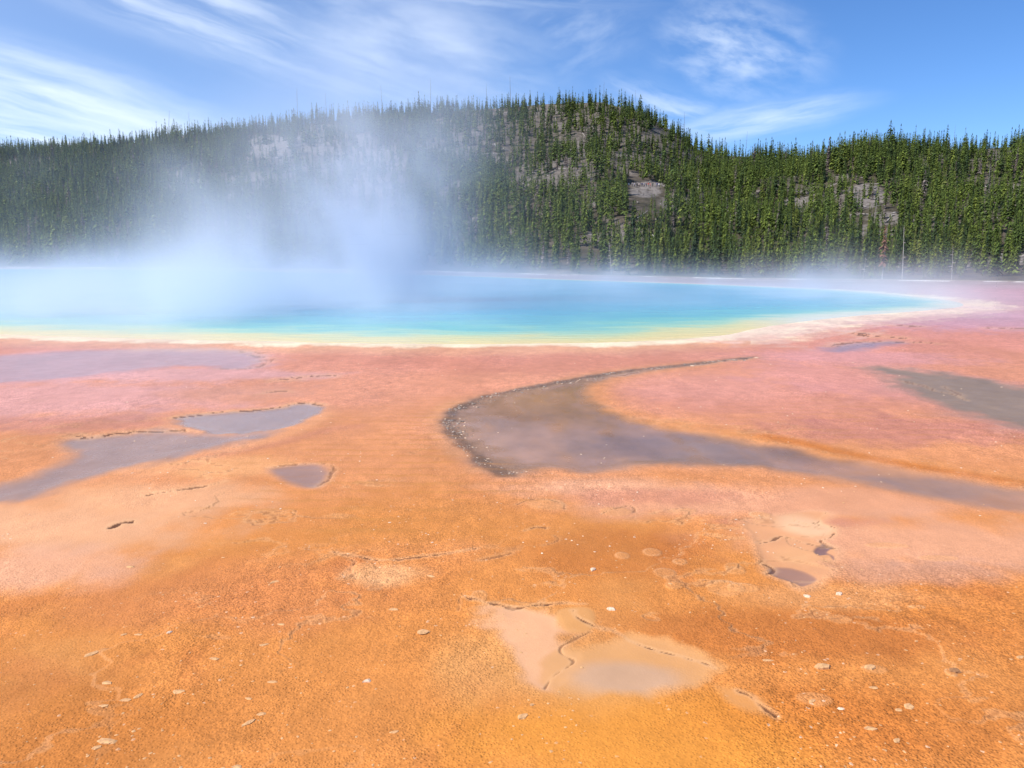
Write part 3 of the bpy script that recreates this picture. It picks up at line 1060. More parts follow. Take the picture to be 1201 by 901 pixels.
# the 300 that show largest stand as trees of their own
pxh = TH / TY
score = pxh * np.where((TPX > -10) & (TPX < 1211), 1, 0) * np.where(TPX < 470, 0.72, 1.0)
order = np.argsort(-score)
near = order[:300]
far = np.setdiff1d(np.arange(nT), near)


def build_near_trees():
    kinds = []
    rng = random.Random(5)
    # name of the look, crown radius over height, bare stem, power
    spec = [('slim', 0.11, 0.06, 0.75), ('full', 0.16, 0.03, 0.8), ('ragged', 0.12, 0.16, 0.6), ('broad', 0.18, 0.02, 0.7)]
    for nm, rr, z0, pw in spec:
        for v in range(2):
            V, Q = crown_arrays(1.0, rr, 38 if nm != 'ragged' else 26, 15 if nm != 'ragged' else 11, rng, z0, pw)
            cme = mesh_np('crown', V, Q, NEEDLE)
            Vt, Qt = tube_arrays([(0, 0, -0.05), (0.004, 0, 0.3), (0, 0.004, 0.95)], [0.014, 0.010, 0.003], 6)
            kinds.append((nm, cme, mesh_np('trunk', Vt, Qt, BARK, True)))
    by = {}
    for k in kinds:
        by.setdefault(k[0], []).append(k)
    words = {'slim': 'slim spire-shaped dark green pine', 'full': 'full cone-shaped green pine', 'ragged': 'ragged bare-stemmed pine', 'broad': 'broad bushy low pine'}
    protos = {}
    for i in near:
        h = TH[i]
        nm = 'broad' if h < 5.5 else rng.choices(['slim', 'full', 'ragged'], [0.45, 0.4, 0.15])[0]
        nm_, cme, tme = rng.choice(by[nm])
        if TPX[i] < 480:
            where = 'veiled by steam behind the pool'
        elif TPX[i] < 800:
            where = 'at the hill foot behind the deep blue water'
        elif TPX[i] < 1000:
            where = 'at the hill foot behind the pool tip'
        else:
            where = 'at the hill foot behind the pink mud flat'
        key = (nm, rng.random() < 0.5)
        if nm not in protos:
            root = bpy.data.objects.new('pine_tree', None)
            crown = bpy.data.objects.new('crown', cme); trunk = bpy.data.objects.new('trunk', tme)
            for ob in (root, crown, trunk):
                C.objects.link(ob)
            crown.parent = root; trunk.parent = root
            protos[nm] = (root, crown, trunk)
        else:
            r0, c0, t0 = protos[nm]
            root, crown, trunk = r0.copy(), c0.copy(), t0.copy()
            crown.data, trunk.data = cme, tme
            for ob in (root, crown, trunk):
                C.objects.link(ob)
            crown.parent = root; trunk.parent = root
        root.location = (TX[i], TY[i], TZ[i])
        root.rotation_euler = (rng.uniform(-.03, .03), rng.uniform(-.03, .03), rng.uniform(0, 6.28))
        wf = rng.uniform(0.85, 1.2)
        root.scale = (h * wf, h * wf, h)
        tag(root, words[nm] + ' ' + where, 'tree', 'pines ' + where + ', ' + nm)


build_near_trees()


def build_wood():
    rng = random.Random(9)
    protos = []
    for k in range(18):
        rr = rng.choice([0.12, 0.14, 0.17, 0.20])
        protos.append(crown_arrays(1.0, rr, 17, 8, rng, rng.choice([0.04, 0.08, 0.16]), rng.choice([0.6, 0.75, 0.9])))
    kind = RNG.integers(0, len(protos), len(far))
    VV, QQ, TT = [], [], []
    off = 0
    for k, (V, Q) in enumerate(protos):
        ids = far[kind == k]
        n = len(ids)
        a = RNG.uniform(0, 2 * math.pi, n)
        ca, sa = np.cos(a)[:, None], np.sin(a)[:, None]
        h = TH[ids][:, None]; wf = RNG.uniform(0.85, 1.25, n)[:, None]
        x = (V[:, 0] * ca - V[:, 1] * sa) * h * wf + TX[ids][:, None]
        y = (V[:, 0] * sa + V[:, 1] * ca) * h * wf + TY[ids][:, None]
        z = V[:, 2] * h + TZ[ids][:, None] - 0.1
        VV.append(np.stack([x, y, z], -1).reshape(-1, 3))
        QQ.append((Q[None] + (np.arange(n) * len(V))[:, None, None] + off).reshape(-1, 4))
        t = np.clip(RNG.normal(0.5, 0.24, n) + 0.22 * fbm(TX[ids] * 0.02, TY[ids] * 0.02, 3, 701) + 0.12 * (1 - tfrac[ids]) - 0.05, 0, 1)
        TT.append(np.repeat(t, len(V)))
        off += n * len(V)
    V = np.concatenate(VV); Q = np.concatenate(QQ); T = np.concatenate(TT)
    me = mesh_np('pine_wood', V, Q, NEEDLE_F, False, {'tint': ('FLOAT', T)})
    o = obj('pine_wood', me)
    tag(o, 'dense wood of pines covering the hill above its foot', 'wood', kind='stuff')


build_wood()
print('TREES', nT)


# ------------------------------------------------------------------ points on the hill
def hill_hit(px, py):
    x, y, z = [float(v) for v in ray(px, py)]
    prev = None
    for Yd in np.arange(125, 660, 1.5):
        t = Yd / y
        X, Zr = x * t, CAM_H + z * t
        if Zr <= float(hill_z(X, Yd)):
            return X, Yd, float(hill_z(X, Yd))
    return None


# ------------------------------------------------------------------ dead standing trees
def snag_mesh(rng, h, mat, stubs=9):
    pts, rad = [], []
    kx, ky = rng.uniform(-.3, .3), rng.uniform(-.3, .3)
    for i in range(6):
        t = i / 5
        pts.append((kx * t * t, ky * t * t, -0.3 + (h + 0.3) * t)); rad.append(0.085 * (1 - t * 0.8) * (h / 9))
    V, Q = tube_arrays(pts, rad, 6)
    Vs, Qs = [V], [Q]
    off = len(V)
    for k in range(stubs):
        t = rng.uniform(0.3, 0.97)
        a = rng.uniform(0, 6.28)
        L = rng.uniform(0.3, 1.1) * (1.15 - t)
        c = (kx * t * t, ky * t * t, h * t)
        v = np.array([(c[0], c[1], c[2] + .05), (c[0] + .03, c[1], c[2] - .05), (c[0] + math.cos(a) * L, c[1] + math.sin(a) * L, c[2] - 0.15 * L), (c[0] + math.cos(a) * L, c[1] + math.sin(a) * L, c[2] - 0.15 * L + .05)])
        Vs.append(v); Qs.append(np.array([(off, off + 1, off + 2, off + 3)])); off += 4
    return mesh_np('dead_tree', np.concatenate(Vs), np.concatenate(Qs), mat, True)


SNAGS = [  # px, py of foot, height in photo pixels, label
    (197, 165, 34, 'leaning bare dead trunk above the left ridge line', 'grey'),
    (223, 162, 28, 'thin bare dead trunk poking above the left ridge line', 'grey'),
    (349, 150, 42, 'tall forked dead trunk rising highest over the left ridge', 'grey'),
    (384, 146, 34, 'slim bare dead trunk on the ridge right of the forked one', 'grey'),
    (449, 140, 36, 'bare dead trunk on the ridge above the plume of steam', 'grey'),
    (505, 136, 40, 'bare dead trunk on the ridge between steam and summit', 'grey'),
    (571, 134, 30, 'short dead trunk on the ridge left of the summit', 'grey'),
    (599, 131, 36, 'thin dead trunk among the spire pines left of the summit', 'grey'),
    (745, 140, 26, 'bare dead trunk on the slope right of the summit', 'grey'),
    (803, 172, 36, 'bare dead trunk at the notch between the two hills', 'grey'),
    (874, 180, 30, 'bare dead trunk over the pale gap in the ridge', 'grey'),
    (917, 183, 26, 'thin dead trunk in the low saddle of the ridge', 'grey'),
    (952, 178, 24, 'thin dead trunk at the left end of the right hill', 'grey'),
    (1084, 170, 26, 'thin dead trunk above the right hill crest', 'grey'),
    (1118, 170, 30, 'dead trunk above the right hill crest beside a tall pine', 'grey'),
    (1058, 327, 62, 'tall pale dead trunk at the shore behind the pink mud', 'pale'),
    (1116, 327, 40, 'pale dead trunk at the shore, right of the tallest one', 'pale'),
    (527, 311, 44, 'pale dead trunk at the hill foot beside the steam', 'pale'),
    (759, 303, 28, 'pale broken trunk in the dark gap below the overlook', 'pale'),
    (717, 318, 40, 'pale thin dead trunk by the shore below the overlook', 'pale'),
    (1012, 322, 26, 'leaning short pale stub by the shore under the rusty tree', 'pale'),
    (1027, 250, 26, 'white dead trunk standing in the upper clearing of the right hill', 'pale'),
    (1158, 228, 34, 'white dead trunk standing in the sparse wood of right hill', 'pale'),
    (675, 205, 30, 'grey dead trunk below the bare summit slope', 'grey'),
    (707, 178, 26, 'grey dead trunk on the bare slope under the summit', 'grey'),
]


def build_snags():
    rng = random.Random(21)
    for px, py, hp, lab, tone in SNAGS:
        s = (px - CX) / F
        if py < 190:
            Yd = float(ridge(s)[0]) - 6
            X = s * Yd; Z = float(hill_z(X, Yd))
        elif py > 300:
            Yd = float(base_depth(s)) - 1.0
            X = s * Yd * 1.0; Z = float(basin_z(np.array([X]), np.array([Yd]))[0])
            if py < 315:
                Yd += 22; X = s * Yd; Z = float(hill_z(X, Yd))
        else:
            hit = hill_hit(px, py)
            if not hit:
                continue
            X, Yd, Z = hit
        # stand where the projected column matches
        for _ in range(3):
            p2, _q = project(X, Yd, Z)
            X += (px - p2) / F * Yd
        h = hp / F * Yd
        o = obj('dead_tree', snag_mesh(rng, h, DEADWOOD if tone == 'pale' else GREYWOOD, 10), None, (X, Yd, Z - 0.05))
        o.rotation_euler = (0, rng.uniform(-.05, .05) + (0.12 if 'leaning' in lab else 0), rng.uniform(0, .3))
        tag(o, lab, 'dead tree', 'dead standing trees')
    # the dying tree by the right shore
    px, Yd = 1031.0, float(base_depth((1031 - CX) / F)) - 0.4
    X = (px - CX) / F * Yd
    Z = float(basin_z(np.array([X]), np.array([Yd]))[0])
    h = 60 / F * Yd
    root = obj('dying_pine', None, None, (X, Yd, Z))
    tag(root, 'rusty half-bare dying pine at the shore behind the pink mud', 'tree')
    V, Q = crown_arrays(h, h * 0.13, 20, 8, rng, 0.3, 0.5)
    obj('crown', mesh_np('crown', V, Q, RUST), root)
    V, Q = tube_arrays([(0, 0, -0.2), (0.1, 0, h * .5), (0.25, 0, h * .97)], [.12, .09, .03])
    obj('trunk', mesh_np('trunk', V, Q, DEADWOOD, True), root)


build_snags()


# ------------------------------------------------------------------ fallen logs in the clearings
LOGS = [(622, 112, 40), (612, 130, -50), (648, 131, -62), (651, 139, -70), (638, 141, -45), (639, 145, -48), (676, 142, -50), (683, 157, -60), (690, 165, -40), (612, 151, -50),
        (660, 152, -30), (700, 133, -50), (716, 152, -40), (728, 160, 60), (735, 172, -20), (745, 160, -40), (765, 172, -20), (782, 168, -38), (720, 140, -30), (695, 150, -75),
        (610, 197, 20), (622, 205, -30), (640, 206, -60), (655, 200, -15), (670, 208, 10), (630, 190, 70), (605, 185, -70), (590, 175, -40), (580, 170, -60), (690, 215, 60),
        (575, 148, -35), (563, 165, -55), (548, 172, 30), (530, 160, -40), (495, 156, -60), (405, 160, -50), (430, 178, -30), (442, 203, -60), (428, 197, -80), (420, 208, -20), (395, 170, -35),
        (312, 190, -20), (320, 182, 45), (335, 190, 60), (312, 195, 85), (365, 172, 70), (345, 205, -20), (33, 196, -50), (58, 195, 20), (92, 217, 40), (210, 222, -40), (366, 217, 20),
        (788, 238, 60), (787, 252, 65), (793, 232, -30), (780, 247, 30), (770, 265, 80), (765, 280, -60), (745, 262, 30), (802, 248, -20), (748, 240, 75),
        (1010, 236, 60), (1022, 217, -12), (1000, 244, -40), (1012, 246, 60), (1008, 252, -70), (1025, 222, 30), (935, 232, 20), (945, 240, 70), (958, 243, 0), (928, 245, -60), (940, 251, 80), (985, 222, -30),
        (1040, 262, 30), (1055, 255, -50), (1075, 225, -60), (1092, 240, 40), (1155, 222, -60), (1162, 235, 70), (1178, 230, -40), (1190, 245, 20), (1135, 250, 60), (1150, 262, 0), (1110, 262, -30), (1180, 262, 50), (1122, 215, 40), (1145, 195, -50), (1085, 270, 60),
        (870, 170, -20), (876, 172, 30), (862, 178, -60)]


def log_mesh(rng, L):
    r0 = rng.uniform(.11, .20)
    pts = [(0, 0, 0), (0, 0, L * .35), (rng.uniform(-.1, .1), rng.uniform(-.1, .1), L * .7), (0, 0, L)]
    V, Q = tube_arrays(pts, [r0 * 1.25, r0, r0 * .75, r0 * .35], 7)
    Vs, Qs, off = [V], [Q], len(V)
    for k in range(5):
        t = rng.uniform(.25, .9) * L; a = rng.uniform(0, 6.28); l = rng.uniform(.3, .8)
        Vs.append(np.array([(0, .04, t), (0, -.04, t), (math.cos(a) * l, math.sin(a) * l, t + .3 * l), (math.cos(a) * l, math.sin(a) * l + .03, t + .3 * l)]))
        Qs.append(np.array([(off, off + 1, off + 2, off + 3)])); off += 4
    return mesh_np('fallen_log', np.concatenate(Vs), np.concatenate(Qs), DEADWOOD, True)


def build_logs():
    rng = random.Random(33)
    protos = [log_mesh(rng, 1.0 * L) for L in (3.5, 4.5, 5.5, 6.5)]
    first = None
    for px, py, ang in LOGS:
        hit = hill_hit(px, py)
        if not hit:
            continue
        X, Y, Z = hit
        a = math.radians(ang)
        # direction across the slope: photo angle mapped on the hill surface
        dxw = math.cos(a); dyw = math.sin(a) * 2.2
        l_ = math.hypot(dxw, dyw); dxw /= l_; dyw /= l_
        z2 = float(hill_z(X + dxw * 4, Y + dyw * 4))
        d = Vector((dxw * 4, dyw * 4, z2 - Z)).normalized()
        me = rng.choice(protos)
        if first is None:
            o = obj('fallen_log', me); first = o
        else:
            o = first.copy(); o.data = me; C.objects.link(o)
        o.location = (X, Y, Z + 0.28)
        o.rotation_euler = d.to_track_quat('Z', 'Y').to_euler()
        k = rng.uniform(0.7, 1.15)
        o.scale = (1, 1, k)
        if py < 162 and 600 < px < 800:
            wh = 'on the bare slope under the summit'
        elif px < 110:
            wh = 'low on the steam-veiled slope below the far ridge'
        elif px < 500:
            wh = 'in the hazy clearing above the steam'
        elif px < 600:
            wh = 'between the pines beside the drifting steam'
        elif px < 740 or (px < 800 and py < 215):
            wh = 'in the stony clearing halfway up the main hill'
        elif px < 820:
            wh = 'on the slope below the overlook of people'
        elif px < 900:
            wh = 'in the pale gap of the ridge'
        elif px < 970:
            wh = 'in the smaller pale clearing of the right hill'
        elif px < 1060:
            wh = 'in the largest grey clearing of the right hill'
        else:
            wh = 'in the thin wood at the right hill\'s outer side'
        tag(o, 'bleached fallen log lying ' + wh, 'log', 'fallen logs ' + wh)


build_logs()


def build_rocks():
    rng = random.Random(44)
    protos = [stone_arrays(rng, 0.7) for _ in range(8)]
    n = 60000
    s_ = RNG.uniform(-0.75, 0.75, n)
    yb, yr = base_depth(s_), ridge(s_)[0]
    Y = yb + RNG.uniform(0.05, 1.0, n) * (yr - yb); X = s_ * Y
    Z = hill_z(X, Y)
    px, py = project(X, Y, Z)
    kp = np.minimum(clear_keep(px, py), 1 - 0.8 * smooth(0.40, 0.6, hill_gap(X, Y)))
    m = RNG.random(n) < np.clip(0.75 - kp, 0, 1) * 0.9
    m &= ~((np.abs(X - OV_X) < 9) & (np.abs(Y - OV_Y) < 4))
    X, Y, Z = X[m][:2600], Y[m][:2600], Z[m][:2600]
    VV, QQ, off = [], [], 0
    for x, y, z in zip(X, Y, Z):
        V, Q = rng.choice(protos)
        sz = 0.28 * math.exp(rng.gauss(0, 0.55))
        a = rng.uniform(0, 6.28); c_, q_ = math.cos(a), math.sin(a)
        vx, vy = V[:, 0] * sz * 1.5, V[:, 1] * sz
        VV.append(np.stack([vx * c_ - vy * q_ + x, vx * q_ + vy * c_ + y, V[:, 2] * sz + z], 1))
        QQ.append(Q[:21] + off); off += len(V)
    me = mesh_np('rocks', np.concatenate(VV), np.concatenate(QQ), simple_mat('hill_rock', (0.27, 0.245, 0.225), 0.9, 0.4, 0.8))
    tag(obj('rocks', me), 'pale rocks and rubble in the clearings of the hill', 'rubble', kind='stuff')


# ------------------------------------------------------------------ people at the overlook
def person(x, y, z, h, shirt, trousers, hair, arms, face, label, skin=(0.55, 0.36, 0.26)):
    me = bpy.data.meshes.new('person')
    j = {'pelvis': (0, 0, .53), 'waist': (0, 0, .62), 'chest': (0, 0, .76), 'neck': (0, 0, .835), 'chin': (0, -.012, .87), 'head': (0, -.008, .925), 'top': (0, 0, .985)}
    names = list(j)
    V = [j[k] for k in names]
    E = [(i, i + 1) for i in range(6)]
    Rr = [(.088, .068), (.080, .058), (.102, .066), (.034, .034), (.040, .046), (.047, .056), (.026, .03)]

    def chain(start, pts, rads):
        p = start
        for q, r in zip(pts, rads):
            V.append(q); Rr.append((r, r)); E.append((p, len(V) - 1)); p = len(V) - 1
    for sgn in (-1, 1):
        chain(0, [(sgn * .055, 0, .47), (sgn * .06, -.006, .28), (sgn * .062, .006, .05), (sgn * .066, -.055, .018)], [.056, .042, .028, .022])
        if arms[0 if sgn < 0 else 1] == 'down':
            pts = [(sgn * .112, 0, .80), (sgn * .14, .01, .64), (sgn * .145, -.03, .49), (sgn * .145, -.04, .43)]
        elif arms[0 if sgn < 0 else 1] == 'camera':
            pts = [(sgn * .112, 0, .80), (sgn * .15, -.05, .68), (sgn * .07, -.14, .83), (sgn * .05, -.15, .87)]
        else:
            pts = [(sgn * .112, 0, .80), (sgn * .17, .02, .67), (sgn * .10, -.03, .56), (sgn * .07, -.06, .54)]
        chain(2, pts, [.038, .030, .022, .024])
    me.from_pydata([Vector(v) * h for v in V], E, [])
    tmp = bpy.data.objects.new('tmp', me)
    C.objects.link(tmp)
    sk = tmp.modifiers.new('skin', 'SKIN')
    for i, r in enumerate(Rr):
        me.skin_vertices[0].data[i].radius = (r[0] * h, r[1] * h)
        me.skin_vertices[0].data[i].use_root = (i == 0)
    sub = tmp.modifiers.new('sub', 'SUBSURF'); sub.levels = 1
    dg = bpy.context.evaluated_depsgraph_get()
    out = bpy.data.meshes.new_from_object(tmp.evaluated_get(dg))
    bpy.data.objects.remove(tmp)
    out.name = 'person'
    out.materials.clear()
    for nm, c_ in (('skin', skin), ('shirt_cloth', shirt), ('trouser_cloth', trousers), ('hair', hair)):
        out.materials.append(cloth(nm, c_))
    for p in out.polygons:
        c_ = p.center / h
        if c_.z > .955 or (c_.z > .89 and c_.y > .012):
            k = 3
        elif c_.z > .84:
            k = 0
        elif abs(c_.x) > .125 and c_.z < .60 and arms[0 if c_.x < 0 else 1] == 'down':
            k = 0
        elif c_.z > .53:
            k = 1
        else:
            k = 2
        p.material_index = k
        p.use_smooth = True
    o = obj('person', out, None, (x, y, z))
    o.rotation_euler.z = math.radians(face)
    tag(o, label, 'person', 'people at the overlook')


_cl = {}


def cloth(nm, c_):
    k = (nm, c_)
    if k not in _cl:
        _cl[k] = simple_mat(nm, c_, 0.85, 0.12, 20)
    return _cl[k]


PEOPLE = [  # photo px, shirt, trousers, label
    (737.5, (.75, .73, .70), (.10, .11, .14), 'person in a white top, at the outer end of the overlook row above the scree'),
    (741.5, (.28, .26, .26), (.03, .03, .05), 'person in a grey top and black trousers near the white-topped end figure'),
    (744.0, (.45, .42, .48), (.03, .04, .08), 'person in a pale lilac top and dark trousers on the overlook'),
    (747.0, (.03, .03, .04), (.05, .05, .07), 'person all in black on the overlook, beside the lilac top'),
    (749.5, (.50, .40, .36), (.03, .03, .05), 'person in a tan top and black trousers on the overlook'),
    (753.0, (.05, .06, .20), (.02, .02, .04), 'person in a navy top on the overlook, beside the white shirt'),
    (755.5, (.74, .72, .72), (.03, .03, .06), 'person in a white shirt in the middle of the overlook row'),
    (758.0, (.18, .04, .07), (.03, .03, .04), 'person in a maroon top on the overlook, next to the red shirt'),
    (760.5, (.60, .10, .07), (.30, .22, .18), 'person in a bright red shirt on the overlook'),
    (763.0, (.66, .30, .24), (.45, .22, .20), 'person in a salmon pink top and pink trousers on the overlook'),
    (765.5, (.05, .08, .05), (.03, .03, .03), 'person in a dark green top on the overlook past the pink one'),
    (770.5, (.05, .08, .32), (.04, .05, .16), 'person in a royal blue jacket near the row\'s inner end'),
    (773.0, (.78, .78, .80), (.05, .06, .18), 'person in a white jacket and blue jeans by the trees on the overlook'),
    (775.5, (.42, .40, .36), (.20, .18, .15), 'person in a beige coat at the end of the row under the pines'),
]


def build_people():
    rng = random.Random(3)
    for i, (px, sh, tr, lab) in enumerate(PEOPLE):
        Y = OV_Y - 0.3 + rng.uniform(-.5, 1.2)
        X = (px - CX) / _ry * Y
        Z = float(hill_z(X, Y))
        hair = rng.choice([(.03, .02, .015), (.10, .05, .025), (.25, .16, .07), (.45, .42, .38)])
        person(X, Y, Z, rng.uniform(1.6, 1.85), sh, tr, hair, rng.choice([('down', 'down'), ('camera', 'camera'), ('down', 'camera'), ('hip', 'down')]), rng.uniform(-40, 40), lab)


build_people()


# ------------------------------------------------------------------ stones and flakes on the mats
STONE = simple_mat('sinter_stone', (0.72, 0.52, 0.36), 0.8, 0.3, 30)
STONE_G = simple_mat('grey_stone', (0.30, 0.235, 0.19), 0.7, 0.45, 12)
LUMPM = simple_mat('brown_crust', (0.34, 0.17, 0.08), 0.9, 0.2, 40, 0.05)
FLAKE = simple_mat('crust_flake', (0.62, 0.34, 0.15), 0.75, 0.25, 40)


def stone_arrays(rng, flat=0.5):
    """irregular closed stone: jittered 3-ring solid of quads"""
    k = 7
    rings = [(0.55, -0.5), (1.0, -0.1), (0.85, 0.3), (0.35, 0.55)]
    V = []
    off = [0.75 + 0.5 * rng.random() for _ in range(k)]
    for r, z in rings:
        for i in range(k):
            a = 2 * math.pi * i / k
            q = r * off[i] * (0.85 + 0.3 * rng.random())
            V.append((q * math.cos(a), q * math.sin(a), (z + 0.15 * (rng.random() - .5)) * flat))
    Q = []
    for j in range(3):
        for i in range(k):
            Q.append((j * k + i, j * k + (i + 1) % k, (j + 1) * k + (i + 1) % k, (j + 1) * k + i))
    V.append((0, 0, 0.6 * flat)); t = len(V) - 1
    for i in range(0, k, 1):
        Q.append((3 * k + i, 3 * k + (i + 1) % k, t, t))
    return np.array(V), np.array(Q)


def ground_z(px, py):
    x, y = ground_at(px, py)
    return float(x), float(y)


dg_ground = None


def surface_z(x, y):
    ok_, loc, nrm, i = ground.ray_cast(Vector((x, y, 3)), Vector((0, 0, -1)))
    return loc.z if ok_ else 0.0


def scatter_mesh(name, pts, sizes, mat, flat, label, seed):
    rng = random.Random(seed)
    protos = [stone_arrays(rng, flat) for _ in range(8)]
    VV, QQ, off = [], [], 0
    for (x, y), s in zip(pts, sizes):
        V, Q = rng.choice(protos)
        a = rng.uniform(0, 6.28)
        st = rng.uniform(0.7, 1.5)
        c_, s_ = math.cos(a), math.sin(a)
        vx, vy = V[:, 0] * s * st, V[:, 1] * s
        W = np.stack([vx * c_ - vy * s_ + x, vx * s_ + vy * c_ + y, V[:, 2] * s + surface_z(x, y) + s * flat * 0.15], 1)
        VV.append(W)
        q = Q + off
        QQ.append(q); off += len(V)
    Q = np.concatenate(QQ)
    tri = Q[:, 2] == Q[:, 3]
    me = bpy.data.meshes.new(name)
    me.from_pydata([tuple(v) for v in np.concatenate(VV)], [], [tuple(int(i) for i in (f[:3] if t else f)) for f, t in zip(Q, tri)])
    me.materials.append(mat)
    o = obj(name, me)
    tag(o, label, 'gravel', kind='stuff')
    return o


def build_stones():
    rng = random.Random(77)
    # stones along the dark margin of the main channel
    W = to_world(CH_LINE, False)
    pts, sz = [], []
    seg = np.linalg.norm(np.diff(W, axis=0), axis=1)
    cum = np.concatenate([[0], np.cumsum(seg)])
    for _ in range(2400):
        u = rng.random() * cum[-1]
        i = min(np.searchsorted(cum, u) - 1, len(W) - 2); i = max(i, 0)
        t = (u - cum[i]) / max(seg[i], 1e-6)
        p = W[i] * (1 - t) + W[i + 1] * t
        tan = (W[i + 1] - W[i]) / max(seg[i], 1e-6)
        nrm = np.array([-tan[1], tan[0]])
        k = abs(rng.gauss(0, 0.19)) - 0.10
        p = p + nrm * k
        if p[1] > 24 or float(gnoise(np.array([p[0] * 1.7]), np.array([p[1] * 1.7]), 930)[0]) + rng.uniform(-.35, .35) < 0:
            continue
        pts.append((p[0], p[1])); sz.append((0.004 + 0.010 * rng.random() ** 2) * (2.2 if rng.random() < .06 else 1) * (0.8 + p[1] * 0.03))
    h = len(pts) // 8 * 7
    scatter_mesh('gravel', pts[:h], sz[:h], STONE_G, 0.6, 'dark grey gravel along the curved edge of the channel', 1)
    scatter_mesh('gravel', pts[h:], sz[h:], STONE, 0.6, 'pale sinter gravel along the curved edge of the channel', 2)
    # small chips over the orange mats
    pts, sz = [], []
    for _ in range(1500):
        px = rng.uniform(-80, 1280); py = 575 + 340 * rng.random() ** 0.8
        x, y = ground_z(px, py)
        if float(gnoise(np.array([x * 1.3]), np.array([y * 1.3]), 900)[0]) + rng.uniform(-.5, .5) < 0.1:
            continue
        if (690 < px < 900 and py > 770):
            continue
        pts.append((x, y)); sz.append(rng.uniform(.003, .009) * (1.8 if rng.random() < .08 else 1))
    scatter_mesh('gravel', pts, sz, FLAKE, 0.4, 'fine crust chips strewn over the orange mats', 3)
    pts, sz = [], []
    for _ in range(520):
        px = rng.uniform(-80, 1280); py = 410 + 240 * rng.random()
        x, y = ground_z(px, py)
        if float(gnoise(np.array([x * .7]), np.array([y * .7]), 910)[0]) < 0.05:
            continue
        pts.append((x, y)); sz.append(rng.uniform(.006, .013) * (0.5 + y * 0.06))
    scatter_mesh('gravel', pts, sz, STONE, 0.5, 'sparse white specks of sinter on the pink mats', 4)


build_stones()
build_rocks()

FLAKES = [  # photo px, py, half length px, tilt, label
    (126, 870, 12, 'largest pale flat flake low on the orange mat, paired with a thin one'), (113, 877, 7, 'thin pale flake tucked beside the largest flat flake'),
    (109, 767, 8, 'pale flake on the orange mat, highest of a short slanting row'), (125, 802, 7, 'pale flake in the slanting row under the topmost one'),
    (147, 822, 7, 'slim pale flake of a level pair'), (163, 817, 7, 'slim pale flake of a level pair, nearer the stick-like flakes'),
    (210, 811, 9, 'double-edged tan flake with pale grit on it'), (122, 828, 6, 'pale flake with a dark shadowed edge'), (199, 744, 4, 'small bright white stone on the orange mat'),
    (293, 848, 8, 'notched pale flake beside a thin upright sliver'), (307, 838, 6, 'thin upright sliver beside the notched flake'), (252, 774, 7, 'tan flake on a faint yellow patch of mat'),
    (278, 900, 7, 'pale flake cut off by the near edge of the view'), (292, 820, 5, 'small dark-shadowed chip above the notched flake'),
    (947, 700, 5, 'bright white stone below the ragged crust hollow'), (986, 830, 4, 'small lone grey-white stone on the orange mat'), (1118, 788, 8, 'brown rimmed lump standing alone on the orange mat'),
    (1020, 784, 10, 'curved pale crust rim with a hollow beside it'), (964, 783, 9, 'broken tan crust lump above the pale arc'), (900, 774, 6, 'pale wedge-shaped flake on the dark orange streak'),
    (1066, 829, 7, 'rounded pale flake with a small one at its side'), (1054, 833, 5, 'small pale flake at the side of the rounded one'), (1020, 855, 8, 'long pale flake low on the dark orange mat'),
    (1052, 868, 6, 'pale flake below the long one on dark orange'), (1025, 807, 6, 'slim pale flake under the curved crust rim'), (984, 697, 5, 'small tan flake below the white stone'),
    (717, 716, 6, 'white flake on the brown mat above the long crack'), (696, 668, 5, 'pale chip on the brown mat above the white flake'), (496, 742, 9, 'round pale flake on plain orange beside the cream sheet'),
    (462, 715, 6, 'faint tan flake left of the long crack'), (430, 800, 5, 'small white chip on plain orange mat'), (463, 858, 6, 'pale chip low on plain orange mat'), (613, 840, 9, 'pale blister of crust below the grey sheet of water'),
    (505, 676, 6, 'pale flake above the start of the long crack'), (953, 823, 6, 'pale flake inside the faint crust arc'), (1196, 772, 6, 'pale flake at the outer edge of the orange mat'),
    (318, 800, 6, 'tan chip on plain orange, past the notched flake'), (330, 733, 5, 'pale chip on the brown rise of mat'), (310, 757, 6, 'pale chip below the brown rise of mat'), (322, 683, 7, 'tan flake with a dark edge on the brown rise'),
    (262, 654, 3, 'tiny pale chip near the edge of the peach drift'), (153, 665, 6, 'pale flake beside the peach drift'), (145, 745, 5, 'pale chip above the slanting row of flakes'), (162, 745, 5, 'pale chip right beside another above the slanting row'),
]


def build_flakes():
    rng = random.Random(55)
    for px, py, hl, lab in FLAKES:
        x, y = ground_z(px, py)
        r = hl / F * math.hypot(y, CAM_H) * 0.85
        white = 'white' in lab
        V, Q = stone_arrays(rng, 0.9 if (white or 'lump' in lab) else 0.34)
        V[:, 0] *= r * 1.1
        V[:, 1] *= r * (0.8 if 'round' in lab or white or 'lump' in lab else 0.55)
        V[:, 2] *= r * 0.9
        tri = Q[:, 2] == Q[:, 3]
        me = bpy.data.meshes.new('flake')
        me.from_pydata([tuple(v) for v in V], [], [tuple(int(i) for i in (f[:3] if t else f)) for f, t in zip(Q, tri)])
        me.materials.append(STONE if white else (LUMPM if 'brown rimmed' in lab else FLAKE))
        nm = 'stone' if ('stone' in lab) else 'crust_flake'
        o = obj(nm, me, None, (x, y, surface_z(x, y) + r * 0.03))
        o.rotation_euler.z = rng.uniform(-.5, .9)
        tag(o, lab, 'stone' if nm == 'stone' else 'flake', 'stones and crust flakes on the orange mats')


build_flakes()


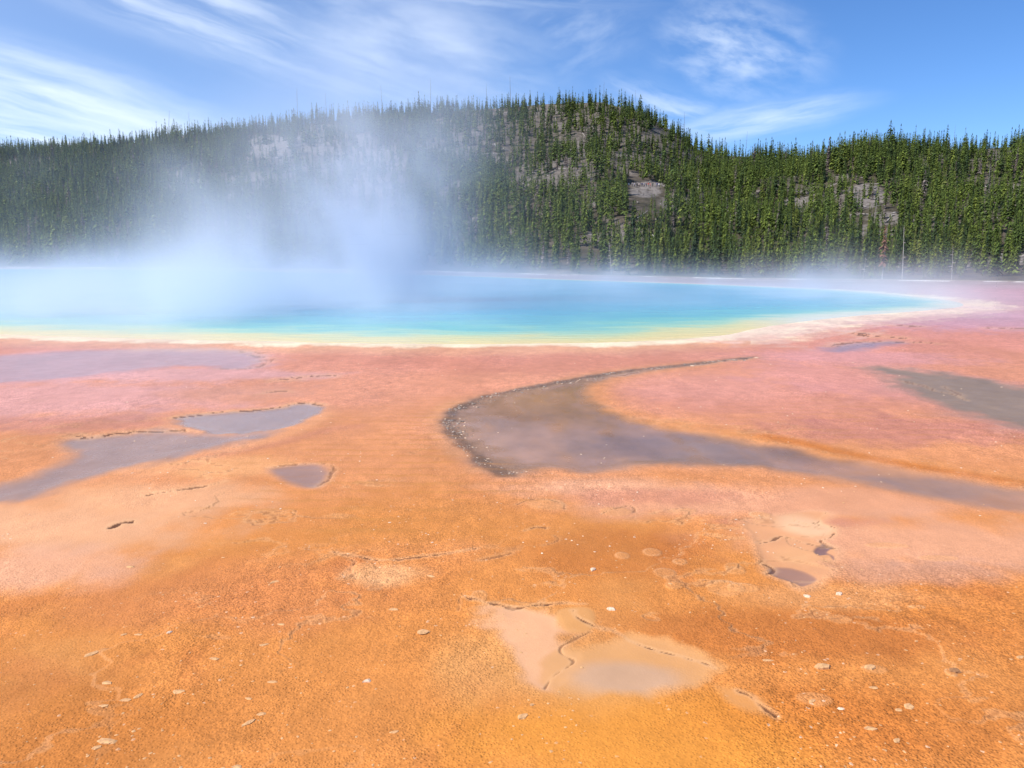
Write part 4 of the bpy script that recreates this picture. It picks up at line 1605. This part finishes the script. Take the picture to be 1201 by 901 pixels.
# ------------------------------------------------------------------ steam
def build_steam():
    me = bpy.data.meshes.new('steam')
    me.from_pydata([(0, 0, 0)], [], [])
    o = obj('steam', me)
    tag(o, 'white steam drifting up off the hot spring', 'steam', kind='stuff')
    m = bpy.data.materials.new('steam_vapour')
    m.use_nodes = True
    nt = m.node_tree
    nt.nodes.clear()
    pv = nt.nodes.new('ShaderNodeVolumePrincipled')
    pv.inputs['Color'].default_value = (0.88, 0.915, 1.0, 1)
    pv.inputs['Density'].default_value = 1.0
    pv.inputs['Anisotropy'].default_value = 0.0
    mo = nt.nodes.new('ShaderNodeOutputMaterial')
    nt.links.new(pv.outputs[0], mo.inputs['Volume'])
    me.materials.append(m)
    gt = bpy.data.node_groups.new('steam', 'GeometryNodeTree')
    gt.interface.new_socket('Geometry', in_out='INPUT', socket_type='NodeSocketGeometry')
    gt.interface.new_socket('Geometry', in_out='OUTPUT', socket_type='NodeSocketGeometry')
    g = N(gt)
    go = g.node('NodeGroupOutput')
    pos = g.node('GeometryNodeInputPosition').outputs[0]
    # warp the position so that puffs curl
    wn = g.noise(pos, 0.045, 3, 0.55, 0, 1)
    wv = g.node('ShaderNodeVectorMath', operation='MULTIPLY_ADD')
    sub = g.node('ShaderNodeVectorMath', operation='SUBTRACT')
    g.link(wn, sub.inputs[0]); sub.inputs[1].default_value = (.5, .5, .5)
    g.link(sub.outputs[0], wv.inputs[0]); wv.inputs[1].default_value = (13, 13, 11)
    g.link(pos, wv.inputs[2])
    x, y, z = g.sep(wv.outputs[0])
    _, _, z0 = g.sep(pos)
    # big soft structure + fine wisps
    nb = g.noise(wv.outputs[0], 0.060, 5, 0.58)
    nf = g.noise(g.comb(g.m('ADD', x, 40.0), y, g.m('MULTIPLY', z, 0.75)), 0.20, 5, 0.6)
    tex = g.m('MULTIPLY', g.sstep(nb, 0.40, 0.62, 0.38, 1.3), g.sstep(nf, 0.40, 0.62, 0.22, 1.7))

    hn = g.noise(g.comb(x, y, 3.0), 0.075, 4, 0.6)
    zl = g.m('MULTIPLY', z0, g.sstep(hn, 0.36, 0.64, 1.9, 0.8))

    def blob(c, s, a, layer=False):
        t = None
        for v, cc, ss in zip((x, y, zl if layer else z), c, s):
            q = g.m('POWER', g.m('ABSOLUTE', g.m('DIVIDE', g.m('SUBTRACT', v, cc), ss)), 2.0)
            t = q if t is None else g.m('ADD', t, q)
        return g.m('MULTIPLY', g.m('EXPONENT', g.m('MULTIPLY', t, -1.0)), a)
    blobs = STEAM
    tot = None
    for b_ in blobs:
        v = blob(*b_)
        tot = v if tot is None else g.m('ADD', tot, v)
    dens = g.m('MULTIPLY', tot, tex)
    dens = g.m('SUBTRACT', dens, 0.00025)
    dens = g.m('MAXIMUM', dens, 0.0)
    vc = g.node('GeometryNodeVolumeCube')
    g.link(dens, vc.inputs['Density'])
    vc.inputs['Background'].default_value = 0.0
    vc.inputs['Min'].default_value = (-95, 11, -0.5)
    vc.inputs['Max'].default_value = (85, 150, 36)
    vc.inputs['Resolution X'].default_value = 270
    vc.inputs['Resolution Y'].default_value = 200
    vc.inputs['Resolution Z'].default_value = 80
    sm = g.node('GeometryNodeSetMaterial')
    g.link(vc.outputs[0], sm.inputs['Geometry'])
    sm.inputs['Material'].default_value = m
    g.link(sm.outputs[0], go.inputs[0])
    md = o.modifiers.new('steam', 'NODES')
    md.node_group = gt


STEAM = [  # centre, spread, density per metre, and whether it is a low layer with an uneven top
    ((-34, 60, 0.0), (32, 26, 2.7), 0.066, True),
    ((-24, 35, 0.0), (19, 8.0, 1.6), 0.215, True),
    ((-10.5, 42, 0.0), (6.0, 9, 2.9), 0.180, True),
    ((-8.6, 46, 4.5), (4.4, 5, 4.4), 0.200, False),
    ((-13.0, 46, 2.5), (5.0, 5, 3.2), 0.090, False),
    ((-7.2, 49, 9.5), (3.4, 5, 4.4), 0.120, False),
    ((-5.5, 52, 15.5), (3.8, 6, 5.0), 0.032, False),
    ((-32, 76, 6.0), (32, 22, 8.0), 0.0048, False),
    ((-12, 19, 0.0), (10, 7, 1.3), 0.035, True),
    ((10, 70, 0.0), (24, 26, 1.5), 0.024, True),
    ((20, 48, 0.0), (10, 14, 1.1), 0.075, True),
    ((20, 130, 0.0), (50, 16, 3.0), 0.007, True),
    ((56, 108, 0.0), (26, 18, 3.0), 0.012, True),
]
build_steam()
